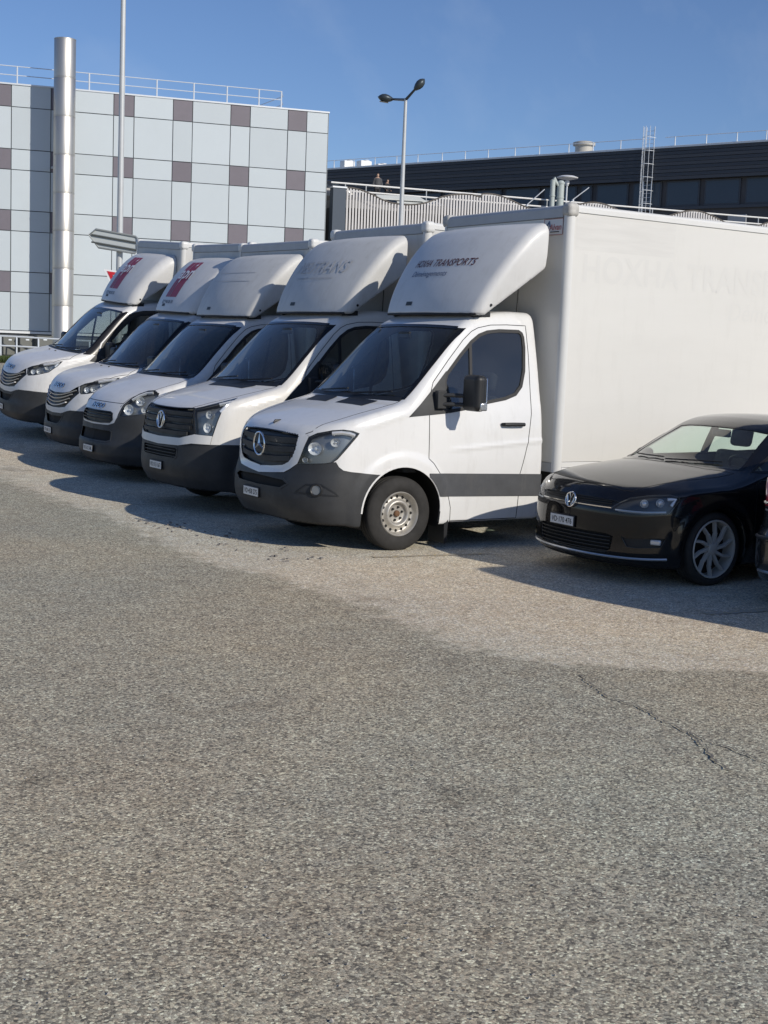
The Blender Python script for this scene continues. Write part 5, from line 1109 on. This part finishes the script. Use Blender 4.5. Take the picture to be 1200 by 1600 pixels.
for u in (542,574.5,669,761,858,937,1023,1107,1189,1275): s=s_of(u); MB().tube([dpt(s,-.3,ZR-1.05)-o1,dpt(s,-.3,ZR+.02)-o1],.04,6).build('railing_post',mat('grey_rail_post',(.42,.45,.47),.5),pr_)
sc_=tag(empty('slat_screen',tuple(dpt(s_of(536),.7,0))),'screen of upright white slats with a wavy dark top edge','fence'); o2=dpt(s_of(536),.7,0)
s0=s_of(536); s1=s_of(1235)
knots=[(536,293),(545,293.5),(558,296.5),(575,303),(590,311),(605,316.5),(620,319),(632,320),(645,319.5),(660,317),(672,312.5),(685,307.5),(700,304.3),(715,303.3),(730,304),(745,308),(760,314),(775,322),(785,326)]
ksn=[(s_of(u),z_of(s_of(u),.7,v)) for u,v in knots]; per=s_of(715)-s_of(538); amp=(max(z for _,z in ksn)-min(z for _,z in ksn))/2; zm=(max(z for _,z in ksn)+min(z for _,z in ksn))/2
K=np.array(ksn)
def zwave(s):
    if s<=K[-4,0]: return float(np.interp(s,K[:,0],K[:,1]))
    zpk=z_of(s_of(1078),.7,329.5); 
    return float(zpk-amp*.9*(1-math.cos(2*math.pi*(s-s_of(1078))/per)))
st_=.205; ss=np.arange(s0+.1,s1,st_)
base=MB(); dbox(base,0,.118,-.035,.035,0,1); 
for s in ss:
    zt_=zwave(s)-.05; zb_=max(2.5,zt_-7); m=MB(); V=[dpt(s+a,.7+d,z)-o2 for a in (-.059,.059) for d in (-.035,.035) for z in (zb_,zt_)]; m.add(V,[(0,1,3,2),(4,6,7,5),(0,4,5,1),(2,3,7,6),(0,2,6,4),(1,5,7,3)]); m.build('slat',slatm,sc_,False)
cp=[dpt(s,.7,zwave(s))-o2 for s in np.arange(s0,s1,.12)]; MB().tube(cp,.055,6).build('cap_rail',capc,sc_)
m=MB(); V=[dpt(s,d,z)-o2 for s in (s0-.1,s1) for d in (.42,.50) for z in (2.0,9.0)]; m.add(V,[(0,1,3,2),(4,6,7,5),(0,4,5,1),(2,3,7,6),(0,2,6,4),(1,5,7,3)]).build('backing',mat('screen_backing',(.055,.05,.06),.8),sc_,False)
ret=tag(empty('end_block',tuple(dpt(s_of(515),.9,0))),'dark blue end wall left of the slat screen','wall'); o3=dpt(s_of(515),.9,0); sa,sb=s_of(514),s_of(534)
blue=mat('dark_blue_cladding',(.045,.065,.095),.5); zz_=z_of(sa,.9,293)
m=MB(); V=[dpt(s,d,z)-o3 for s in (sa,sb) for d in (.3,1.0) for z in (0,zz_)]; m.add(V,[(0,1,3,2),(4,6,7,5),(0,4,5,1),(2,3,7,6),(0,2,6,4),(1,5,7,3)]).build('wall',blue,ret,False)
m=MB(); V=[dpt(s,d,z)-o3 for s in (sa-.05,sb+.05) for d in (.25,1.05) for z in (zz_+.002,zz_+.10)]; m.add(V,[(0,1,3,2),(4,6,7,5),(0,4,5,1),(2,3,7,6),(0,2,6,4),(1,5,7,3)]).build('coping',galv,ret,False)
# low pale canopy roofs seen in the dip of the screen
cnm=mat('pale_canopy',(.55,.57,.55),.6,noise=.1,nscale=1)
for i,(u0,u1,va,vb) in enumerate(((588,662,306,311),(618,690,312,318))):
    a=s_of(u0); b_=s_of(u1); c=tag(empty('canopy',tuple(dpt((a+b_)/2,-.05-.1*i,ZR-2.0))),['pale flat canopy behind the slat screen, upper one','pale flat canopy behind the slat screen, lower one'][i],'canopy'); oc=dpt((a+b_)/2,-.05-.1*i,ZR-2.0)
    z0_=z_of(a,.1,va+3); z1_=z_of(b_,.1,vb+2); V=[dpt(a,.45,z0_-.05)-oc,dpt(b_,.45,z1_-.05)-oc,dpt(b_-.3,-.0,z1_+.22)-oc,dpt(a,-.0,z0_+.22)-oc]; V+=[v_-np.array([0,0,.07]) for v_ in V]
    raw('roof_sheet',V,[(0,1,2,3),(7,6,5,4),(0,4,5,1),(1,5,6,2),(2,6,7,3),(3,7,4,0)],cnm,c,False); m=MB(); 
    for s in (a+.2,b_-.2): m=MB().tube([dpt(s,.2,ZR-3)-oc,dpt(s,.2,ZR-1.9)-oc],.03,6); m.build('prop',galv,c)
# ---------------- dark hall
H0=at(515,268,130); H1=at(1200,225,103); hv=np.array([H1[0]-H0[0],H1[1]-H0[1],0]); HL_=np.linalg.norm(hv); hv/=HL_; hn=np.array([hv[1],-hv[0],0])
if hn@(CAM_C-H0)<0: hn=-hn
HZ=18.58; hall=tag(empty('dark_hall',(H0[0],H0[1],.4)),'long dark industrial hall with a window band, behind the parking deck','building'); oh=np.array([H0[0],H0[1],.4])
def hpt(s,d,z): return np.array([H0[0],H0[1],0])+hv*s+hn*d+np.array([0,0,z])-oh
def hbox(s0,s1,d0,d1,z0,z1,m=None):
    m=m or MB(); V=[hpt(s,d,z) for s in (s0,s1) for d in (d0,d1) for z in (z0,z1)]; return m.add(V,[(0,1,3,2),(4,6,7,5),(0,4,5,1),(2,3,7,6),(0,2,6,4),(1,5,7,3)])
hallm=mat('dark_hall_wall',(.10,.093,.092),.6,noise=.15,nscale=.4); fasc=mat('hall_fascia',(.060,.064,.074),.45); hglass=mat('hall_window',(.06,.075,.095),.15,spec=.5); hfr=mat('hall_frame',(.075,.08,.09),.5)
s_a,s_b=-14,HL_+14
hbox(s_a,s_b,-20,-.3,.0,HZ-.3).build('wall',hallm,hall,False)
for k in range(9): hbox(s_a,s_b,-.3,.25-.03*(k%2),HZ-.28*(k+1)+.02,HZ-.28*k-.01).build('fascia_panel',fasc,hall,False)
hbox(s_a,s_b,-20,.32,HZ,HZ+.14).build('roof_edge',galv,hall,False)
def hs_of(u,z=HZ-3.2):
    a,b=-20.,HL_+20
    for _ in range(50):
        c=(a+b)/2; q=hpt(c,0,z)+oh-CAM_C; w_=q@_fw
        if 600+CAM_F*(q@_r)/w_<u: a=c
        else: b=c
    return (a+b)/2
cuts_=[500,560,625,690,740,785,845,903,927,984,1036,1096,1160,1225]
for i in range(len(cuts_)-1):
    a,b_=hs_of(cuts_[i])+.22,hs_of(cuts_[i+1])-.22
    w_=hbox(a,b_,-.28,-.16,HZ-4.6,HZ-2.58).build('window',hfr,hall,False); hbox(a+.12,b_-.12,-.16,-.14,HZ-4.48,HZ-2.70).build('pane',hglass,w_,False)
hbox(s_a,s_b,-.26,-.05,HZ-4.85,HZ-4.62).build('window_sill',hfr,hall,False)
for u in (521,552,585,619,652,690,726,762,804,842,888,926,969,1054,1103,1151,1197,1240):
    s=hs_of(u,HZ+.5); MB().tube([hpt(s,-.1,HZ+.1),hpt(s,-.1,HZ+.92)],.05,6).build('railing_post',rail_w,hall)
for z in (HZ+.20,HZ+.90):
    MB().tube([hpt(s_a,-.1,z),hpt(hs_of(1004,HZ),-.1,z)],.028,6).build('railing_rail',rail_w,hall); MB().tube([hpt(hs_of(1038,HZ),-.1,z),hpt(s_b,-.1,z)],.028,6).build('railing_rail',rail_w,hall)
# roof ventilator, bits of plant
rv=tag(empty('roof_vent',tuple(hpt(hs_of(893,HZ),-2.0,HZ)+oh)),'low round beige ventilator on the roof of the dark hall','vent'); MB().lathe([(.14,.75),(1.0,.75),(1.0,.95),(1.25,.95),(1.35,.6),(1.36,0)],(0,0,0),'z',24).build('cowl',mat('beige_metal',(.45,.43,.38),.5),rv)
for i,u in enumerate((527,553,580)):
    q=tag(empty('roof_unit',tuple(hpt(hs_of(u,HZ),-1.5,HZ+.14)+oh)),['white plant unit on the hall roof nearest the panelled building','white plant unit on the hall roof, second from the panelled building','small white plant unit on the hall roof, third from the panelled building'][i],'roof unit','plant units on the hall roof')
    hh=(.85,.75,.32)[i]; MB().box((0,0,hh/2),(1.2,.9,hh)).build('casing',whiter,q,bev=.05); MB().lathe([(0,.3),(.12,.32),(.16,.0)],(.25,0,hh),'z',14).build('fan_cowl',galv,q); MB().tube([(.4,-.1,.15),(2.2,-.1,.15),(2.6,-.1,.02)],.11,8).build('duct',cnm,q)
# caged ladder
la=tag(empty('caged_ladder',tuple(hpt(hs_of(1014),.6,0)+oh)),'pale caged access ladder on the front of the dark hall','ladder'); sl_=hs_of(1014,HZ-2); ol=hpt(hs_of(1014),.6,0)
def lp(a,d,z): return hpt(sl_+a,d,z)-ol
lw=.36; ztop=HZ+1.75
for a in (-lw,lw): MB().tube([lp(a,.15,8.5),lp(a,.15,ztop)],.04,6).build('stile',rail_w,la)
for z in np.arange(8.8,ztop-.2,.33): MB().tube([lp(-lw,.15,z),lp(lw,.15,z)],.018,5).build('rung',rail_w,la)
for z in np.arange(10.0,ztop+.1,1.05): MB().tube([lp(.5*math.cos(t)*1.0,.15+.85*math.sin(t),z) for t in np.linspace(0,math.pi,9)],.026,5).build('hoop',rail_w,la)
for t in np.linspace(.25,math.pi-.25,5): MB().tube([lp(.5*math.cos(t),.15+.85*math.sin(t),9.9),lp(.5*math.cos(t),.15+.85*math.sin(t),ztop)],.022,5).build('cage_bar',rail_w,la)
# sign board on the hall
q=tag(empty('wall_sign',tuple(hpt(hs_of(1149),.1,0)+oh)),'blank pale board low on the front of the dark hall','sign'); oq=hpt(hs_of(1149),.1,0); sw=hs_of(1149,11.5)
zc=z_of(s_of(1149),0,334); zc=HZ-5.9
V=[hpt(sw+a,d,z)-oq for a in (-.75,.75) for d in (-.38,.0) for z in (zc-.6,zc+.5)]; MB().add(V,[(0,1,3,2),(4,6,7,5),(0,4,5,1),(2,3,7,6),(0,2,6,4),(1,5,7,3)]).build('board',mat('pale_board',(.32,.34,.36),.6),q,False)
V=[hpt(sw+a,d,z)-oq for a in (-.82,.82) for d in (.002,.03) for z in (zc-.68,zc-.60)]; MB().add(V,[(0,1,3,2),(4,6,7,5),(0,4,5,1),(2,3,7,6),(0,2,6,4),(1,5,7,3)]).build('bottom_edge',galv,q,False)
# ---------------- ducts, disc lamp, struts on the deck
dm=mat('pale_green_duct',(.42,.47,.46),.5,noise=.1,nscale=2)
for i,(u,v0,r_) in enumerate(((859,279,.17),(871.5,282,.235))):
    s=s_of(u); zt_=z_of(s,.35,v0); q=tag(empty('vent_pipe',tuple(dpt(s,.35,2.0))),['slim grey vent pipe with a bent top behind the nearest cargo box','thick round-topped grey vent pipe behind the nearest cargo box'][i],'pipe','vent pipes on the deck')
    if i==0: MB().tube([(0,0,0),(0,0,zt_-2.0-.1),(.05,0,zt_-2.0+.02),(.3,-.1,zt_-2.35),(.42,-.12,zt_-2.5)],[r_,r_,r_*.9,r_*.55,r_*.4],12).build('pipe',dm,q)
    else: MB().lathe([(0,r_),(zt_-2.25,r_),(zt_-2.24,r_+.03),(zt_-2.13,r_+.03),(zt_-2.12,r_),(zt_-2.04,r_*.8),(zt_-2.0,r_*.4),(zt_-2.0,0)],(0,0,0),'z',20).build('pipe',dm,q)
    MB().lathe([(zt_-3.2,r_),(zt_-3.19,r_+.025),(zt_-3.1,r_+.025),(zt_-3.09,r_)],(0,0,0),'z',16).build('collar',dm,q)
s=s_of(895); zl=z_of(s,-1,279); ql=tag(empty('disc_lamp',tuple(dpt(s,-1.0,ZR-1.05))),'white disc lamp on a slim post behind the nearest cargo box','lamp'); h_=zl-(ZR-1.05)
MB().tube([(0,0,0),(0,0,h_-.25)],.06,8).build('post',galv,ql); MB().lathe([(h_-.38,.14),(h_-.2,.17),(h_-.12,.10),(h_+.02,.72),(h_+.08,.74),(h_+.18,.45),(h_+.22,0)],(0,0,0),'z',28).build('disc',mat('lamp_disc_white',(.70,.71,.72),.4),ql); MB().lathe([(h_-.50,.10),(h_-.38,.13)],(0,0,0),'z',16).build('neck',galv,ql)
for i,(u0,v0,u1,v1) in enumerate(((824,320,850,296),(895,312,919,293))):
    p0=dpt(s_of(u0),.0,z_of(s_of(u0),0,v0)); p1=dpt(s_of(u1),.0,z_of(s_of(u1),0,v1)); q=tag(empty('strut',tuple(p0)),['thin slanted strut left of the vent pipes','thin slanted strut right of the disc lamp'][i],'strut','slanted struts on the deck'); MB().tube([(0,0,0),tuple(p1-p0)],.035,6).build('bar',galv,q); MB().box((0,0,-.05),(.12,.12,.1)).build('foot',galv,q)
# ================================================================ street lights
polem=mat('painted_pole',(.52,.54,.55),.42,metal=.2,noise=.08,nscale=3); lampm=mat('lamp_head_grey',(.06,.075,.085),.4,metal=.4)
b2=at(627,330,42); pt=at(628,157,42); lamp=tag(empty('street_light',(b2[0],b2[1],gz(b2[1]))),'twin-headed street light standing in front of the slat screen','street light'); H_=pt[2]-gz(b2[1])
MB().tube([(0,0,0),(0,0,H_*.55),(0,0,H_)],[.09,.075,.05],12).build('pole',polem,lamp); MB().lathe([(0,.14),(.25,.13),(.27,.09)],(0,0,0),'z',16).build('base',polem,lamp)
for (u,v,dd,u2,v2,sc2) in ((655,131,41.2,649,139,1.0),(597,153,42.8,612,155,1.0)):
    tip=at(u+6 if u>628 else u-3,v-5 if u>628 else v-1,dd)-b2-np.array([0,0,gz(b2[1])-b2[2]]); hd=at(u2,v2,dd)-b2-np.array([0,0,gz(b2[1])-b2[2]]); top=np.array([0,0,H_-.05])
    MB().tube([top,hd],[.045,.035],8).build('arm',lampm,lamp)
    ax=tip-hd; Lh=np.linalg.norm(ax); ax/=Lh; side=np.cross(ax,[0,0,1]); side/=np.linalg.norm(side); up=np.cross(side,ax)
    V=[];F=[];n=14; prf_=[(-.15,.15),(.0,.5),(.25,.85),(.5,1.0),(.75,.85),(.92,.5),(1.05,.05)]
    for a,b_ in prf_:
        for j in range(n): t_=2*math.pi*j/n; V.append(hd+ax*Lh*a*1.15+side*b_*.22*math.cos(t_)+up*b_*.13*math.sin(t_))
    for i in range(len(prf_)-1):
        for j in range(n): F.append((i*n+j,i*n+(j+1)%n,(i+1)*n+(j+1)%n,(i+1)*n+j))
    F+=[tuple(range(n))[::-1],tuple((len(prf_)-1)*n+j for j in range(n))]; hdo=raw('lamp_head',V,F,lampm,lamp,True,None,50)
    c=hd+ax*Lh*.62-up*.128; raw('lens',[c+side*a+ax*b_ for a,b_ in ((-.10,-.14),(.10,-.14),(.10,.14),(-.10,.14))],[(0,1,2,3)],mat('lamp_lens_grey',(.30,.31,.31),.2),hdo,False)
b3=at(186.5,415,40); pole=tag(empty('lamp_post',(b3[0],b3[1],gz(b3[1]))),'tall pale lamp post beside the flue, running out of the top of the picture','lamp post'); g3=gz(b3[1])
top3=at(187,-20,40)[2]-g3
MB().tube([(0,0,0),(0,0,4),(0,0,top3),(-.02,-.01,top3+.5),(-.25,-.12,top3+1.0),(-.9,-.4,top3+1.5),(-1.6,-.7,top3+1.65)],[.105,.095,.072,.07,.065,.055,.05],14).build('pole',polem,pole)
MB().lathe([(0,.18),(.3,.17),(.34,.105)],(0,0,0),'z',18).build('base',polem,pole); MB().tube([(-1.5,-.66,top3+1.64),(-1.8,-.79,top3+1.68),(-2.3,-1.0,top3+1.66)],[.06,.14,.05],10).build('lamp_head',lampm,pole)
# direction board, seen from behind
sgm=mat('sign_back',(.50,.53,.52),.5,metal=.2); sgf=mat('sign_frame',(.34,.36,.36),.45,metal=.4)
sg=tag(empty('direction_sign',tuple(at(187,375,39.75))),'arrow-shaped direction board on the tall lamp post, seen from behind','sign'); os_=at(187,375,39.75)
def sp_(u,v,d=0): return at(u,v,39.75+d)-os_
out=[(139,367),(150,358),(212,369.5),(214.5,372),(214.5,391.5),(211,396),(154,387)]
V=[sp_(u,v,.0) for u,v in out]+[sp_(u,v,.05) for u,v in out]; k=len(out); raw('board',V,[tuple(range(k)),tuple(range(2*k-1,k-1,-1))]+[(i,k+i,k+(i+1)%k,(i+1)%k) for i in range(k)],sgm,sg,False)
MB().tube([sp_(u,v,-.02) for u,v in out],.028,6,True).build('edge_frame',sgf,sg)
for va,vb in ((366.5,379),(378,390.5)): MB().tube([sp_(143,va,-.035),sp_(213,vb,-.035)],.030,6).build('stiffener',mat('stiffener_dark',(.10,.11,.11),.5),sg)
for v in (370,381.5): MB().tube([np.array([.11*math.cos(t),.11*math.sin(t),0])+sp_(187,v,.25) for t in np.linspace(0,2*math.pi,14,endpoint=False)],.03,6,True).build('clamp',galv,sg)
# give-way triangle, half hidden
yr=mat('sign_red',(.50,.02,.03),.4); yw=mat('sign_white',(.75,.75,.75),.4)
yg=tag(empty('give_way_sign',tuple(at(187,440,39.7))),'red and white give-way triangle on the tall lamp post, half behind the farthest truck','sign'); oy=at(187,440,39.7)
def tri(name,k,d,m):
    c=np.array([187.,437.]); q=[c+(np.array(p)-c)*k for p in ((162,420),(212,428),(183.5,466))]; V=[at(a,b_,39.7+d)-oy for a,b_ in q]+[at(a,b_,39.72+d)-oy for a,b_ in q]
    raw(name,V,[(0,1,2),(5,4,3),(0,3,4,1),(1,4,5,2),(2,5,3,0)],m,yg,False)
tri('rim',1.0,0,yw); tri('red_border',.80,-.012,yr); tri('centre',.45,-.024,mat('shaded_sign_centre',(.32,.32,.35),.4)); MB().box((0.1,.06,.3),(.16,.16,.25)).build('bracket',plast2,yg)  # centre field is white; the shadow on it is painted in as grey
# ================================================================ people on the deck, car behind them
def person(place,face,label,coat,head_m,hood,seed,lean=0,scale=1.0):
    root=tag(empty('person',place,(0,0,face)),label,'person'); root.scale=(scale,)*3
    def cap(P,a,b,ra,rb):
        a,b=np.array(a,float),np.array(b,float); d=b-a; t=np.clip(((P-a)@d)/(d@d),0,1); return np.linalg.norm(P-(a+t[:,None]*d),axis=1)-(ra+(rb-ra)*t)
    def f(P):
        q=P.copy(); q[:,1]=q[:,1]/.75
        v=cap(q,(0,0,.95),(0,0,1.15),.165,.16); v=smin(v,cap(q,(0,0,1.15),(lean,0,1.40),.16,.17),.08); v=smin(v,cap(q,(-.15+lean,0,1.41),(.15+lean,0,1.41),.085,.085),.08)
        for s in (-1,1):
            v=smin(v,cap(P,(s*.19+lean,0,1.40),(s*.26+lean,.02,1.13),.06,.05),.04); v=smin(v,cap(P,(s*.26+lean,.02,1.13),(s*.20+lean,-.20,1.00),.05,.038),.03)
            v=smin(v,cap(P,(s*.09,0,.93),(s*.10,-.02,.50),.095,.065),.05); v=smin(v,cap(P,(s*.10,-.02,.50),(s*.10,.02,.09),.06,.042),.03); v=smin(v,cap(P,(s*.10,.03,.05),(s*.11,-.14,.04),.045,.04),.03)
        v=smin(v,cap(P,(lean,0,1.44),(lean*1.1,-.01,1.56),.055,.055),.04)
        hd=np.linalg.norm((P-np.array([lean*1.1,-.02,1.66]))/np.array([.078,.098,.118]),axis=1)*.09-.09
        return smin(v,hd,.03)
    t=nets(f,(-.45,-.4,-.05),(.45,.35,1.85),.022); c=t.mean(1)
    skin=(c[:,2]>1.53)
    o=soup('body',t,f,head_m,root)
    def fo(P): return f(P)-.012
    t2=nets(fo,(-.45,-.4,-.05),(.45,.35,1.85),.024); c2=t2.mean(1); soup('jacket',t2[(c2[:,2]>.88)&(c2[:,2]<1.50)&~((c2[:,2]<1.04)&(c2[:,1]<-.17))],fo,coat,root); soup('trousers',t2[(c2[:,2]<=.88)&(c2[:,2]>.10)],fo,mat('dark_trousers',(.02,.02,.025),.8),root); soup('shoes',t2[c2[:,2]<=.10],fo,chassism,root)
    hr=t2[(c2[:,2]>1.66)&((c2[:,1]>-.06)|(c2[:,2]>1.75))] if not hood else t2[(c2[:,2]>1.50)&((c2[:,1]>-.05)|(c2[:,2]>1.74))]
    soup('hair' if not hood else 'hood',hr,fo,coat if hood else mat('dark_hair',(.03,.025,.02),.7),root)
    return root
skin=mat('skin',(.42,.28,.21),.55); coat_g=mat('grey_jacket',(.075,.078,.085),.8); coat_d=mat('dark_jacket',(.020,.021,.026),.8)
ZD=ZR-1.05
fa=math.atan2(dn[0],-dn[1])
s=s_of(600); person(tuple(dpt(s,-1.3,ZD)),fa-.2,'person in a grey jacket standing at the deck railing',coat_g,skin,False,1,scale=(z_of(s,-1.3,271)-ZD)/1.775)
s=s_of(617); person(tuple(dpt(s,-1.5,ZD)),fa+.4,'shorter person in dark clothes beside the street light on the deck',coat_d,skin,False,2,scale=(z_of(s,-1.5,280.5)-ZD)/1.775)
# parked dark car on the deck: a copy of the dark car
s=s_of(516); cc=copy_tree(peug); cc.location=tuple(dpt(s+3.4,-4.2,ZD)); cc.rotation_euler=(0,0,math.atan2(dk[1],dk[0])+math.pi); tag(cc,'dark car parked up on the deck, its roof above the dark blue end wall','car')
